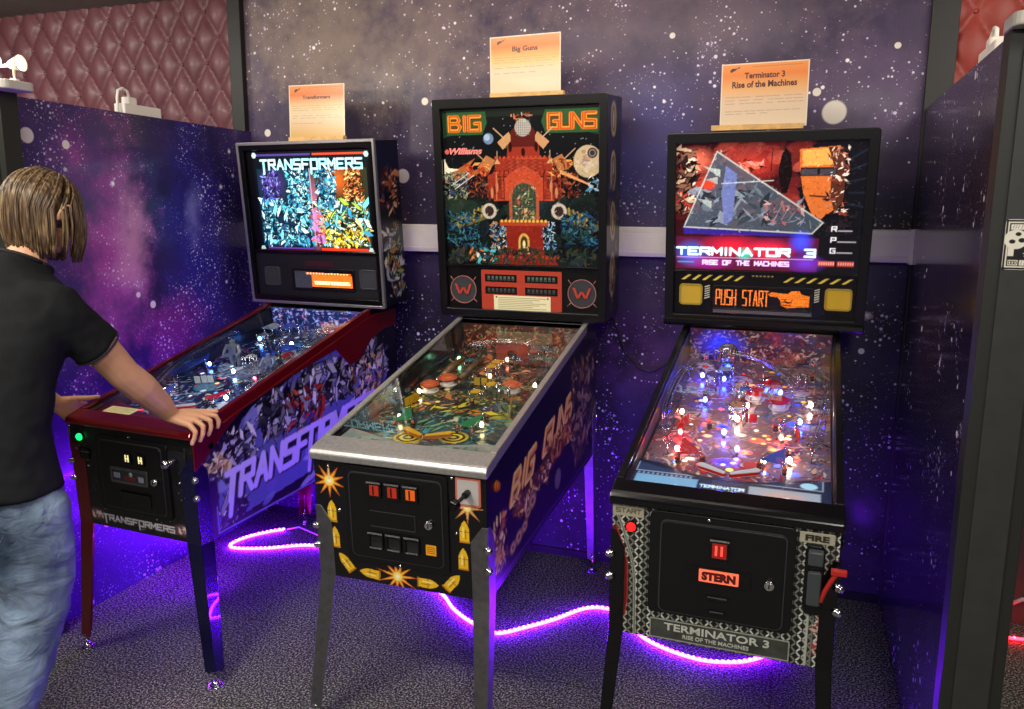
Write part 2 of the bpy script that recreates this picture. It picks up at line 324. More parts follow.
def mural_mat(name, base, blobs, rough, coat=0, big=(), off=(0, 0, 0), dens=1):
    mt, nt, b = newmat(name); L = nt.links.new; N = nt.nodes.new
    tc = N('ShaderNodeTexCoord')
    n1 = N('ShaderNodeTexNoise'); n1.inputs['Scale'].default_value = 1.5; n1.inputs['Detail'].default_value = 8; n1.inputs['Roughness'].default_value = .62
    L(tc.outputs['Object'], n1.inputs['Vector'])
    r = N('ShaderNodeValToRGB'); e = r.color_ramp.elements
    e[0].position = .33; e[0].color = (*lin(base[0]), 1); e[1].position = .7; e[1].color = (*lin(base[2]), 1)
    k = e.new(.5); k.color = (*lin(base[1]), 1)
    L(n1.outputs['Fac'], r.inputs['Fac']); cur = r.outputs['Color']
    n2 = N('ShaderNodeTexNoise'); n2.inputs['Scale'].default_value = 5; n2.inputs['Detail'].default_value = 8; n2.inputs['Roughness'].default_value = .65
    L(tc.outputs['Object'], n2.inputs['Vector'])
    for (c, rad, col, st) in blobs:      # printed nebula clouds, on the back wall also painted light and shade
        vm = N('ShaderNodeVectorMath'); vm.operation = 'SUBTRACT'; vm.inputs[1].default_value = c; L(tc.outputs['Object'], vm.inputs[0])
        v2 = N('ShaderNodeVectorMath'); v2.operation = 'DIVIDE'; v2.inputs[1].default_value = rad; L(vm.outputs[0], v2.inputs[0])
        v3 = N('ShaderNodeVectorMath'); v3.operation = 'LENGTH'; L(v2.outputs[0], v3.inputs[0])
        ad = N('ShaderNodeMath'); ad.operation = 'MULTIPLY_ADD'; ad.inputs[1].default_value = -2.6; ad.inputs[2].default_value = 1.3; L(n2.outputs['Fac'], ad.inputs[0])
        a2 = N('ShaderNodeMath'); a2.operation = 'ADD'; L(v3.outputs['Value'], a2.inputs[0]); L(ad.outputs[0], a2.inputs[1])
        mr = N('ShaderNodeMapRange'); mr.interpolation_type = 'SMOOTHSTEP'; mr.inputs['From Min'].default_value = 1.15; mr.inputs['From Max'].default_value = 0; mr.inputs['To Max'].default_value = st
        L(a2.outputs[0], mr.inputs['Value'])
        mx = N('ShaderNodeMix'); mx.data_type = 'RGBA'; L(mr.outputs[0], mx.inputs['Factor']); L(cur, mx.inputs[6]); mx.inputs[7].default_value = (*lin(col), 1); cur = mx.outputs[2]
    for sc_, th, gate, col in ((58, .33, .58, 'd8cee4'), (120, .30, .62, '9c90b8'), (24, .19, .50, 'f6f0f6'), (9.5, .12, .55, 'ffffff'), (3.6, .08, .68, 'fff8f0')):
        v = N('ShaderNodeTexVoronoi'); v.inputs['Scale'].default_value = sc_; vo = N('ShaderNodeVectorMath'); vo.inputs[1].default_value = off; L(tc.outputs['Object'], vo.inputs[0]); L(vo.outputs[0], v.inputs['Vector']); gate = 1-(1-gate)*dens
        sp_ = N('ShaderNodeSeparateColor'); L(v.outputs['Color'], sp_.inputs[0])
        g = N('ShaderNodeMath'); g.operation = 'SUBTRACT'; L(sp_.outputs[0], g.inputs[0]); g.use_clamp = True; gm = N('ShaderNodeMath'); gm.operation = 'MULTIPLY_ADD'; L(n2.outputs['Fac'], gm.inputs[0]); gm.inputs[1].default_value = -1.5; gm.inputs[2].default_value = gate+.77; L(gm.outputs[0], g.inputs[1])
        g2 = N('ShaderNodeMath'); g2.operation = 'MULTIPLY'; L(g.outputs[0], g2.inputs[0]); g2.inputs[1].default_value = th/(1-gate)
        s1 = N('ShaderNodeMath'); s1.operation = 'SUBTRACT'; L(g2.outputs[0], s1.inputs[0]); L(v.outputs['Distance'], s1.inputs[1])
        s2 = N('ShaderNodeMath'); s2.operation = 'MULTIPLY'; L(s1.outputs[0], s2.inputs[0]); s2.inputs[1].default_value = 12; s2.use_clamp = True
        mx = N('ShaderNodeMix'); mx.data_type = 'RGBA'; L(s2.outputs[0], mx.inputs['Factor']); L(cur, mx.inputs[6]); mx.inputs[7].default_value = (*lin(col), 1); cur = mx.outputs[2]
    for (c, rad) in big:
        vm = N('ShaderNodeVectorMath'); vm.operation = 'DISTANCE'; vm.inputs[1].default_value = c; L(tc.outputs['Object'], vm.inputs[0])
        s2 = N('ShaderNodeMapRange'); s2.inputs['From Min'].default_value = rad*1.08; s2.inputs['From Max'].default_value = rad*.92; L(vm.outputs['Value'], s2.inputs['Value'])
        mx = N('ShaderNodeMix'); mx.data_type = 'RGBA'; L(s2.outputs[0], mx.inputs['Factor']); L(cur, mx.inputs[6]); mx.inputs[7].default_value = (*lin('e6e0d4'), 1); cur = mx.outputs[2]
    L(cur, b.inputs['Base Color']); b.inputs['Roughness'].default_value = rough; b.inputs['Coat Weight'].default_value = coat; b.inputs['Coat Roughness'].default_value = .12
    return mt
mural_back = mural_mat('space_mural_back', ('171230', '33264a', '524060'),
    [((-.62, YB, 1.9), (.35, 1, .5), '3a3a86', .7), ((-.72, YB, 1.0), (.5, 1, .3), '5e1f6e', .8), ((.15, YB, 2.1), (.35, 1, .4), '6b567c', .5), ((-2.1, YB, 2.45), (1.1, 1, .45), '84746e', .95), ((-.6, YB, 2.5), (1.2, 1, .35), '665464', .7), ((-1.6, YB, .75), (1.9, 1, .8), '0a0816', .95), ((.2, YB, .5), (.9, 1, 1.0), '0a0816', .97), ((-.7, YB, .3), (1.1, 1, .65), '0a0816', .95)],  # brown-grey blobs up high paint in lamp warmth, near-black low ones shade
      .55, .05, [((.09, YB, 2.03), .045), ((.02, YB, 2.11), .016), ((-1.82, YB, 1.80), .033), ((-2.58, YB, 2.02), .018), ((-2.37, YB, 1.9), .012), ((-1.70, YB, 2.14), .017), ((-1.655, YB, 2.125), .014), ((-.56, YB, 2.36), .012), ((.30, YB, 2.27), .012), ((.26, YB, 1.08), .012)])
mural_left = mural_mat('space_mural_left', ('15103a', '33245c', '4a3070'),
    [((XL, 3.05, 1.55), (1, .35, .6), '2a2a8c', .85), ((XL, 2.62, 1.42), (1, .28, .62), 'a8469a', .95), ((XL, 2.72, 1.5), (1, .12, .3), 'd69ab8', .7), ((XL, 2.9, 1.08), (1, .25, .2), '8a2f80', .8), ((XL, 3.08, 1.62), (1, .07, .16), '8f8fd0', .6), ((XL, 3.4, 1.4), (1, .16, .5), '15102e', .8)],
    .4, .3, [((XL, 2.25, 1.895), .028), ((XL, 2.415, 1.875), .017), ((XL, 2.72, 1.27), .012), ((XL, 2.46, .33), .018), ((XL, 2.80, 1.22), .016)], off=(1.313, .71, .37), dens=1.05)
mural_right = mural_mat('space_mural_right', ('120e20', '1e172c', '2e2238'),
    [((XR, 2.9, 1.2), (1, .3, .3), '40202c', .5), ((XR, 2.8, .8), (1, .5, .4), '141230', .8)], .22, .5, off=(.713, .2, .1), dens=.45)

def quadgrid(name, mt, p0, du, dv, nu, nv):
    mb = MB(); p0, du, dv = Vector(p0), Vector(du), Vector(dv)
    mb.add([p0+du*(i/nu)+dv*(j/nv) for j in range(nv+1) for i in range(nu+1)],
           [(j*(nu+1)+i, j*(nu+1)+i+1, (j+1)*(nu+1)+i+1, (j+1)*(nu+1)+i) for j in range(nv) for i in range(nu)])
    return mk(name, mb, mt)
# floor: flecked charcoal carpet tiles
cm, nt, b = newmat('flecked_carpet'); L = nt.links.new; N = nt.nodes.new; tc = N('ShaderNodeTexCoord')
n1 = N('ShaderNodeTexNoise'); n1.inputs['Scale'].default_value = 140; n1.inputs['Detail'].default_value = 5; n1.inputs['Roughness'].default_value = .7
n3 = N('ShaderNodeTexNoise'); n3.inputs['Scale'].default_value = 1.6; n3.inputs['Detail'].default_value = 4
L(tc.outputs['Object'], n1.inputs['Vector']); L(tc.outputs['Object'], n3.inputs['Vector'])
r = N('ShaderNodeValToRGB'); e = r.color_ramp.elements; e[0].position = .42; e[0].color = (*lin('242426'), 1); e[1].position = .60; e[1].color = (*lin('c4c0b8'), 1)
k = e.new(.52); k.color = (*lin('565454'), 1); L(n1.outputs['Fac'], r.inputs['Fac'])
mx = N('ShaderNodeMix'); mx.data_type = 'RGBA'; mx.blend_type = 'MULTIPLY'; mx.inputs['Factor'].default_value = .35; L(r.outputs['Color'], mx.inputs[6]); L(n3.outputs['Color'], mx.inputs[7])
br = N('ShaderNodeTexBrick'); br.offset = 0; br.inputs['Scale'].default_value = 1; br.inputs['Brick Width'].default_value = .5; br.inputs['Row Height'].default_value = .5; br.inputs['Mortar Size'].default_value = .003
br.inputs['Color1'].default_value = (1, 1, 1, 1); br.inputs['Color2'].default_value = (.93, .93, .93, 1); br.inputs['Mortar'].default_value = (.6, .6, .6, 1); L(tc.outputs['Object'], br.inputs['Vector'])
m2 = N('ShaderNodeMix'); m2.data_type = 'RGBA'; m2.blend_type = 'MULTIPLY'; m2.inputs['Factor'].default_value = 1; L(mx.outputs[2], m2.inputs[6]); L(br.outputs['Color'], m2.inputs[7])
L(m2.outputs[2], b.inputs['Base Color']); b.inputs['Roughness'].default_value = .95; b.inputs['Specular IOR Level'].default_value = .1
bp = N('ShaderNodeBump'); bp.inputs['Strength'].default_value = .4; bp.inputs['Distance'].default_value = .004; L(n1.outputs['Fac'], bp.inputs['Height']); L(bp.outputs['Normal'], b.inputs['Normal'])
struct(mk('floor', MB().box((-5.2, -2.2, -.05), (2.6, YB+.12, 0)), cm))
ceil = mat('ceiling_paint', '8b8c88', .8, noise=.05, nscale=8)
struct(mk('ceiling', MB().box((-5.2, -2.2, ZC), (2.6, YB+.12, ZC+.05)), ceil))
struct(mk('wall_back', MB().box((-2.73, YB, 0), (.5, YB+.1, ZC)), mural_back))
lt = mk('wall_left', MB().box((-2.78, 2.17, 0), (XL, YB, ZP)), mural_left); struct(lt)
rt = mk('wall_right', MB().box((XR, 2.19, 0), (XR+.09, YB, ZP)), mural_right); struct(rt)
# neighbouring bays: deep buttoned upholstery wallcovering
tuft_m = mat('buttoned_leather', '74464e', .48, coat=.05, noise=.1, nscale=14)
tuft_r = mat('red_leather', '9a3d33', .5, noise=.12, nscale=9)
plain = mat('dark_room_paint', '3a3438', .8, noise=.1, nscale=4)
def tufts(name, x0, x1, z0, z1, mt, depth, low):
    a, h = .158, .25; st = .0125; nx = int((x1-x0)/st); nz = int((z1-z0)/st); vs = []
    for j in range(nz+1):
        for i in range(nx+1):
            x = x0+(x1-x0)*i/nx; z = z0+(z1-z0)*j/nz; u = x/a+z/h; v = x/a-z/h
            q = (abs(math.sin(math.pi*u))*abs(math.sin(math.pi*v)))
            dd = math.hypot((u-round(u)), (v-round(v)))
            hgt = depth*(.25*min(1, min(abs(u-round(u)), abs(v-round(v)))*9)+.75*q**.55)*min(1, dd/.18+.15)
            vs.append((x, YB-hgt, z))
    mb = MB(); mb.add(vs, [(j*(nx+1)+i, j*(nx+1)+i+1, (j+1)*(nx+1)+i+1, (j+1)*(nx+1)+i) for j in range(nz) for i in range(nx)], 0, True)
    bt = MB()
    for ku in range(-80, 80):
        for kv in range(-80, 80):
            x = (ku+kv)*a/2; z = (ku-kv)*h/2
            if x0+.01 < x < x1-.01 and z0+.01 < z < z1-.01: bt.ell((x, YB-.005, z), (.010, .006, .010), 10, 6)
    w = mk(name, mb, mt); struct(w); struct(mk('button_row', bt, mt, w)); w.children[0]['label'] = 'round upholstery buttons sunk in the padded wall'
    mk_back = MB().box((x0, YB+.001, low), (x1, YB+.1, ZC)); struct(mk(name+'_backing', mk_back, plain))
tufts('wall_back_left', -4.7, -2.73, 1.2, ZC, tuft_m, .033, 0)
tufts('wall_back_right', .5, 2.5, 1.3, ZC, tuft_r, .03, 0)
struct(mk('wall_far_left', MB().box((-5.25, -2.2, 0), (-5.2, YB+.1, ZC)), plain))
struct(mk('wall_far_right', MB().box((2.6, -2.2, 0), (2.65, YB+.1, ZC)), plain))
struct(mk('wall_behind', MB().box((-5.2, -2.25, 0), (2.6, -2.2, ZC)), mat('wall_paint', '5c5560', .8)))
# black corner uprights, partition posts and caps
UP = mat('charcoal_upright', '1a1c1b', .5, noise=.1, nscale=20); POST = mat('grey_green_post', '2f312e', .5, noise=.12, nscale=25); POSTD = mat('dark_post_edge', '22241f', .5)
struct(mk('trim_1', MB().box((-2.765, YB-.035, 0), (-2.69, YB, ZC)), UP, bevel=.003))
struct(mk('trim_2', MB().box((.405, YB-.03, 0), (.50, YB, ZC)), UP, bevel=.003))
for nm, x0, x1 in (('trim_3', -2.80, -2.612), ('trim_4', .400, .535)):
    pm = MB().box((x0, 2.10, 0), (x1, 2.17, ZP)); pm.box((x0+.028, 2.094, .0), (x1-.028, 2.10, ZP-.001), 1)
    po = mk(nm, pm, [POSTD, POST], bevel=.002); struct(po)
CAPM = mat('cream_cap', 'cfcabd', .35)
for nm, x0, x1 in (('trim_5', -2.81, -2.525), ('trim_6', .395, .56)):
    struct(mk(nm, MB().prism(rr(x0, x1, 2.05, 2.18, .03), 'z', ZP, ZP+.03), CAPM, bevel=.004))
# white cable trunking along the back wall
TR = mat('white_trunking', 'f2eee0', .4, noise=.03, nscale=20)
tm = MB(); ztm = lambda a, b: [(YB, a), (YB-.055, a+.004), (YB-.06, a+.02), (YB-.06, a+.024), (YB-.058, a+.026), (YB-.06, a+.028), (YB-.06, b-.028), (YB-.058, b-.026), (YB-.06, b-.024), (YB-.06, b-.006), (YB-.055, b), (YB, b)]
tm.prism(ztm(1.443, 1.573), 'x', -2.68, .405)
tm.box((.398, YB-.063, 1.44), (.4115, YB, 1.576))
struct(mk('trim_7', tm, TR))
struct(mk('baseboard_back', MB().box((-2.68, YB-.012, 0), (.405, YB, .035)), mat('black_skirting', '0d0d10', .5)))

# ------------------------------------------------------------------ LED strips
def strip(name, pts, label, group, glow, es, lift=.006, chips=True, seg=.021, z=True):
    def cr_(p0, p1, p2, p3, t): return tuple(.5*((2*b)+(-a+c)*t+(2*a-5*b+4*c-d)*t*t+(-a+3*b-3*c+d)*t**3) for a, b, c, d in zip(p0, p1, p2, p3))
    P = [pts[0]]+list(pts)+[pts[-1]]; path = []
    for i in range(1, len(P)-2):
        for k in range(10): path.append(Vector(cr_(P[i-1], P[i], P[i+1], P[i+2], k/10)))
    path.append(Vector(pts[-1]))
    tb = MB().tube(path, .0065, 8); o = mk(name, tb, mat(name+'_sleeve_'+glow, 'd0b0d0', .3, emis=glow, es=es)); tag(o, label, 'light strip', group)
    cb = MB(); acc = 0
    for a, b_ in zip(path[:-1], path[1:]):
        d = (b_-a).length
        while acc < d:
            c = a+(b_-a)*(acc/d); cb.ell((c.x, c.y, c.z+.004), (.006, .006, .0045), 8, 5); acc += seg
        acc -= d
    mk('light_diode', cb, mat(name+'_chip_'+glow, 'ffffff', .3, emis=glow, es=es*4), o, label='row of bright diodes along the sleeve', kind='stuff')
    return o
VI = '7414ff'
strip('light_strip', [(-2.42, 3.31, .012), (-2.47, 3.262, .012), (-2.535, 3.16, .012), (-2.55, 3.06, .012), (-2.50, 3.03, .012), (-2.36, 3.08, .012), (-2.165, 3.188, .012), (-1.9, 3.16, .012), (-1.6, 3.08, .012), (-1.373, 2.954, .012), (-1.26, 2.84, .012), (-1.152, 2.765, .012), (-1.028, 2.717, .012), (-.93, 2.80, .012), (-.84, 2.903, .012), (-.75, 3.03, .012), (-.665, 3.062, .012), (-.58, 3.02, .012), (-.49, 2.895, .012), (-.38, 2.83, .012), (-.252, 2.80, .012), (-.15, 2.82, .012), (-.072, 2.866, .012), (.02, 2.95, .02)],
      'violet LED strip snaking over the carpet under the machines', None, VI, 112)
strip('light_strip', [(-2.43, 2.35, .486), (-2.42, 2.7, .497), (-2.41, 3.05, .511)], 'violet LED strip stuck under the leftmost machine', None, VI, 12)
light('led_glow', 'AREA', (-2.46, 2.68, .44), 5.5, (.20, .01, 1), .75, (-2.68, 2.68, .25), .02, spread=2.2).rotation_euler.rotate_axis('Z', math.pi/2)
strip('light_strip', [(.39, 2.32, .02), (.39, 2.5, .02), (.39, 2.62, .02)], 'violet LED strip at the foot of the right partition', None, VI, 10)
strip('red_light_strip', [(.70, 3.40, .015), (.83, 3.373, .015), (.93, 3.38, .015), (1.1, 3.40, .015), (1.5, 3.42, .015)], 'red LED strip on the floor in the next bay at the right', None, 'ff1020', 22, seg=.06)
WC = mat('white_cable', 'c9b9c4', .4); BC = mat('black_cable', '0c0c0c', .4)
tag(mk('white_cable', MB().tube([(.86, 3.44, .12), (.9, 3.42, .16), (1.0, 3.41, .15), (1.1, 3.42, .12)], .008), WC), 'white cable arched above the red light strip in the right bay', 'cable')
tag(mk('black_cable', MB().tube([(.62, 2.85, .01), (.72, 2.80, .01), (.80, 2.74, .012), (.83, 2.70, .012), (.80, 2.67, .012), (.77, 2.70, .012), (.85, 2.76, .012), (1.1, 2.78, .012)], .007), BC), 'black cable coiled on the carpet in the right bay', 'cable')
tag(mk('white_cable', MB().tube([(-2.405, 3.318, .012), (-2.34, 3.33, .03), (-2.22, 3.30, .02), (-2.15, 3.28, .012)], .004), WC), 'thin white lead joined to the end of the violet light strip', 'cable')
tag(mk('black_cable', MB().tube([(-.80, 3.50, 1.40), (-.80, 3.52, 1.25), (-.76, 3.52, 1.13), (-.72, 3.52, 1.02), (-.66, 3.53, .95), (-.60, 3.53, .93), (-.52, 3.53, .98), (-.40, 3.53, 1.02)], .004), BC), 'thin black cable drooping on the wall between the middle and right machines', 'cable')

# ------------------------------------------------------------------ clip lamps, adaptors on the partitions
def clip_lamp(loc, aim, label, on, k=1.0):
    t = empty('clip_lamp', label, 'lamp', loc)
    mk('clamp', MB().prism(rr(-.022, .022, -.016, .016, .008), 'z', 0, .012), WHITE, t, bevel=.002)
    mk('stem', MB().tube([(0, 0, .012), (0, 0, .05), (0, 0, .075)], .0065), WHITE, t)
    a = Vector(aim).normalized(); c = Vector((0, 0, .088))
    sh = MB(); u = a.orthogonal().normalized(); w = a.cross(u); rings = []
    for d, rad in ((-.075, .006), (-.03, .011), (-.02, .022), (.02, .034), (.05, .046), (.048, .042), (.0, .02)):
        rings.append([c+a*d+(u*math.cos(k*math.pi/12)+w*math.sin(k*math.pi/12))*rad for k in range(24)])
    sh.loft(rings, caps=True); s = mk('lamp_shade', sh, WHITE, t)
    t.scale = (k, k, k)
    mk('bulb', MB().ell(tuple(c+a*.036), .026, 16, 10), mat('bulb_on' if on else 'bulb_dim', 'fff4e0', .3, emis='ffe0a8', es=160 if on else 10), s)
clip_lamp((-2.66, 2.115, ZP+.03), (.75, -.6, -.12), 'clip lamp glaring on the left post, nearest the picture edge', True, .8)
clip_lamp((-2.55, 2.115, ZP+.03), (.95, .2, .12), 'small white clip lamp on the left post turned to the right', False, .62)
clip_lamp((.47, 2.115, ZP+.03), (-.1, .9, .3), 'white clip lamp on the cap of the right post', False)
light('clip_lamp_light', 'POINT', (-2.655, 2.02, 2.15), 1.5, (1, .85, .6), .02)
def adaptor(loc, rz, label):
    t = empty('power_adaptor', label, 'power adaptor', loc, rz)
    mk('housing', MB().prism(rr(-.105, .105, -.03, .03, .008), 'z', 0, .045), WHITE, t, bevel=.004)
    mk('plug', MB().prism(rr(-.075, -.02, -.02, .02, .01), 'z', .045, .075), WHITE, t, bevel=.005)
    mk('lead', MB().tube([(-.045, 0, .07), (-.055, 0, .10), (-.08, 0, .108), (-.105, 0, .095), (-.117, -.005, .06), (-.122, -.012, .0)], .006), WHITE, t)
adaptor((-2.735, 2.85, ZP), math.pi/2, 'white power adaptor with looped lead on the left partition top')
adaptor((.462, 2.55, ZP), -math.pi/2, 'white power adaptor with looped lead on the right partition top')

# sticker on the right post: black and white, panels top and bottom, spotted blob and stars
s = CV(0, .10, 0, .112, .0009, '0b0b0b')
s.rect(.004, .096, .004, .108, 'e9e6d4'); s.rect(.007, .093, .007, .105, '0b0b0b')
s.rect(.010, .045, .090, .102, 'e9e6d4'); s.rect(.048, .09, .090, .102, 'e9e6d4'); s.rect(.010, .030, .009, .021, 'e9e6d4'); s.rect(.033, .09, .009, .021, 'e9e6d4')
s.text('ODD', .012, .011, .016, .008, '0b0b0b', .0016); [s.line([(q, .093), (q+.002, .100)], .0012, '6a6a5c') for q in (.014, .019, .024, .031, .037, .052, .058, .066, .074, .082)]; [s.line([(q, .011), (q+.001, .019)], .0012, '6a6a5c') for q in (.037, .043, .050, .056, .064, .072, .08)]
s.ell(.022, .068, .024, .022, 'e9e6d4'); s.rect(.008, .02, .03, .06, 'e9e6d4')
for a, c_, q in ((.026, .08, .006), (.034, .066, .007), (.015, .063, .0065)): s.ell(a, c_, q, q*.75, '0b0b0b')
for a, c_ in ((.055, .04), (.07, .052), (.06, .062), (.082, .04), (.045, .035), (.075, .078)):
    pts = [(a+(.007 if k % 2 == 0 else .003)*math.cos(k*math.pi/5+1.57), c_+(.007 if k % 2 == 0 else .003)*math.sin(k*math.pi/5+1.57)) for k in range(10)]; s.poly(pts, 'e9e6d4')
s.ring(.062, .08, .01, .003, 'e9e6d4')
st = mk('sticker', MB().prism(rr(.430, .530, 1.508, 1.620, .008), 'y', 2.0925, 2.0939), mat('sticker_vinyl', 'e9e6d4', .4)); tag(st, 'square black and white sticker with stars on the right post', 'sticker')
s.build('sticker_print', lambda X, Z: (X*.98+.431, np.full_like(X, 2.0921), Z*.98+1.509), print_mat('sticker_print', .4), st)
# ------------------------------------------------------------------ pinball machines
H = .285
def rotx(a): return Matrix.Rotation(a, 4, 'X')

def clampz(zt):     # keep artwork below the sloping top edge of the side
    return lambda X, Z: (np.full_like(X, H+.0012), X, np.minimum(Z, zt(X)))

def make_machine(cf):
    zb, zf, zg, yB, zB, lean, th = cf['zb'], cf['zf'], cf['zg'], cf['yB'], cf['zB'], cf['lean'], cf['th']
    t = empty('pinball_machine', cf['label'], 'pinball machine', cf['loc'], cf['rz'])
    LM = rotx(lean)
    top = lambda y: zf-.012+(zg-zf)*min(max(y, 0), yB)/yB
    ye = 1.335
    # cabinet: two side panels, front, back, floor and the neck under the backbox
    c = MB(); side = [(0, zb), (0, zf-.012), (yB, zg-.012), (yB+.02, zB-.012), (ye, zB-.012), (ye, zb)]
    c.prism(side, 'x', -H, -H+.019); c.prism(side, 'x', H-.019, H)
    c.box((-H+.019, 0, zb), (H-.019, .019, zf-.02)); c.box((-H+.019, ye-.019, zb), (H-.019, ye, zB-.012)); c.box((-H+.019, .019, zb+.01), (H-.019, ye-.019, zb+.022))
    c.box((-H+.019, yB+.0, zg-.004), (H-.019, ye-.019, zB-.014))
    cab = mk('cabinet', c, cf['cab_mat'], t, LM, bevel=.002)
    # lockbar
    lb = MB(); lh = cf.get('lbh', .036); pr = [(-.014, zf-lh), (-.016, zf-.012), (-.008, zf-.001), (.0, zf+.003), (cf['lb'], zf+.006+cf['lb']*(zg-zf)/yB), (cf['lb'], zf-.02), (.0, zf-lh)]
    lb.prism(pr, 'x', -H-.006, H+.006); mk('lockbar', lb, cf['rail_mat'], t, LM, bevel=.004)
    # side rails
    sl = (zg-zf)/yB
    for s in (-1, 1):
        rb = MB(); w0, w1 = (H-.016, H+.004)
        P = [(cf['lb'], zf+sl*cf['lb']-.002), (yB+.01, zg+sl*.01-.002), (yB+.01, zg+sl*.01+.007), (cf['lb'], zf+sl*cf['lb']+.007)]
        rb.prism(P, 'x', min(s*w0, s*w1), max(s*w0, s*w1))
        dz = cf['rail_h']; P2 = [(.0, zf-.014-dz), (yB-.02, zg-.012-dz), (yB-.02, zg+.004), (.0, zf+.002)]
        rb.prism(P2, 'x', min(s*(H+.0015), s*(H+.0045)), max(s*(H+.0015), s*(H+.0045)))
        mk('side_rail', rb, cf['rail_mat'], t, LM, bevel=.0015)
    # glass
    gb = MB(); y0, y1 = cf['lb']-.01, yB+.005
    gb.prism([(y0, zf+sl*y0-.003), (y1, zg+sl*(y1-yB)-.003), (y1, zg+sl*(y1-yB)+.001), (y0, zf+sl*y0+.001)], 'x', -H+.017, H-.017)
    mk('playfield_glass', gb, GLASS, t, LM)
    # legs: folded steel angle, splayed, with bolts and levelling foot
    for sx, yy in ((-1, 0), (1, 0), (-1, 1), (1, 1)):
        front = yy == 0; fx, fy = cf['feet'][(sx, yy)]
        q0 = LM @ Vector((sx*(H+.003), -.003 if front else ye+.003, 0)); zt = cf['legtop']+(0 if front else lean*ye*.8)
        P0 = LM @ Vector((sx*(H+.003), -.003 if front else ye+.003, cf['legtop'])); P1 = LM @ Vector((sx*(H+.003), -.003 if front else ye+.003, zb-.0)); P2 = Vector((fx, fy, .052))
        dy = 1 if front else -1; rings = []
        def ring(P, w, wo=None):
            wo = w if wo is None else wo; tt = .004; x, y, z = P
            pts = [(x, y), (x-sx*w, y), (x-sx*w, y+dy*tt), (x-sx*tt, y+dy*tt), (x-sx*tt, y+dy*wo), (x, y+dy*wo)]
            if (sx*dy) > 0: pts = pts[::-1]
            return [(a, b, z) for a, b in pts]
        lg = MB(); lw = cf['legw']
        rings = [ring(P2, lw*.72), ring(P1, lw), ring(P0-Vector((0, 0, .05)), lw), ring(P0, lw*.35)]
        lg.loft(rings, sm=False); lo = mk('leg', lg, cf['leg_mat'][(sx, yy)], t, None, bevel=.0018)
        fb = MB(); cx, cy_ = fx-sx*.014, fy+dy*.014
        fb.cyl((cx, cy_, .02), (cx, cy_, .085), .0055, n=12); fb.cyl((cx, cy_, .048), (cx, cy_, .056), .011, n=6); fb.cyl((cx, cy_, .0), (cx, cy_, .006), .024, n=20); fb.cyl((cx, cy_, .006), (cx, cy_, .022), .022, .008, n=20)
        fb.cyl((cx, cy_, .056), (cx, cy_, .062), .017, n=12); mk('leveling_foot', fb, CHROME, lo)
        pz = [cf['legtop']-.07, cf['legtop']-.135]
        for z_ in pz:
            bb = MB()
            p = LM @ Vector((sx*(H+.003), -.003 if front else ye+.003, z_)); d = Vector((sx, -dy, 0)).normalized(); p = p+Vector((-sx*.006, dy*.006, 0))
            bb.cyl(p, p+d*.014, .0125, .011, 12); bb.ell(tuple(p+d*.014), .010, 12, 6); mk('leg_bolt', bb, CHROME, lo)
    # backbox
    BM = LM @ Matrix.Translation((0, yB, zB)) @ rotx(th)
    Wb = .365; Hb = cf['Hb']; D = cf['D']
    b = MB(); w = .019
    for s in (-1, 1):
        xa, xb = sorted((s*(Wb-w), s*Wb)); b.prism([(0, 0), (0, Hb), (D, Hb), (D*cf.get('taper', 1), 0)], 'x', xa, xb)
    b.box((-Wb+w, 0, Hb-w), (Wb-w, D, Hb)); b.prism([(0, 0), (0, w), (D*cf.get('taper', 1), w), (D*cf.get('taper', 1), 0)], 'x', -Wb+w, Wb-w)
    b.prism([(D*cf.get('taper', 1)-.012, 0), (D-.012, Hb), (D, Hb), (D*cf.get('taper', 1), 0)], 'x', -Wb+w, Wb-w)
    bo = mk('backbox', b, cf['box_mat'], t, BM, bevel=.003)
    f = MB(); fw = cf['frame']; ringp(rr(-Wb-.002, Wb+.002, -.004, Hb+.004, .006, 2), rr(-Wb+fw[0], Wb-fw[1], fw[2], Hb-fw[3], .004, 2), 'y', -.014, .002, f)
    mk('backbox_frame', f, cf['frame_mat'], t, BM, bevel=.003)
    if cf.get('edge'):
        f = MB(); ringp(rr(-Wb-.005, Wb+.005, -.007, Hb+.007, .006, 2), rr(-Wb+.007, Wb-.007, .006, Hb-.007, .004, 2), 'y', -.019, -.002, f); mk('silver_edging', f, cf['edge'], t, BM, bevel=.002)
    if cf.get('lip'): mk('lower_trim', MB().prism([(-.03, -.012), (-.034, 0), (-.03, .016), (-.014, .02), (0, .02), (0, -.012)], 'x', -Wb-.002, Wb+.002), cf['lip'], t, BM, bevel=.003)
    zs = cf['zs']
    mk('speaker_panel', MB().prism(rr(-Wb+w, Wb-w, w, zs, .003), 'y', .004, .014), cf['panel_mat'], t, BM, bevel=.001)
    mk('panel_divider', MB().box((-Wb+w, -.006, zs-.004), (Wb-w, .016, zs+.010)), BLKG, t, BM, bevel=.002)
    return t, LM, BM, top

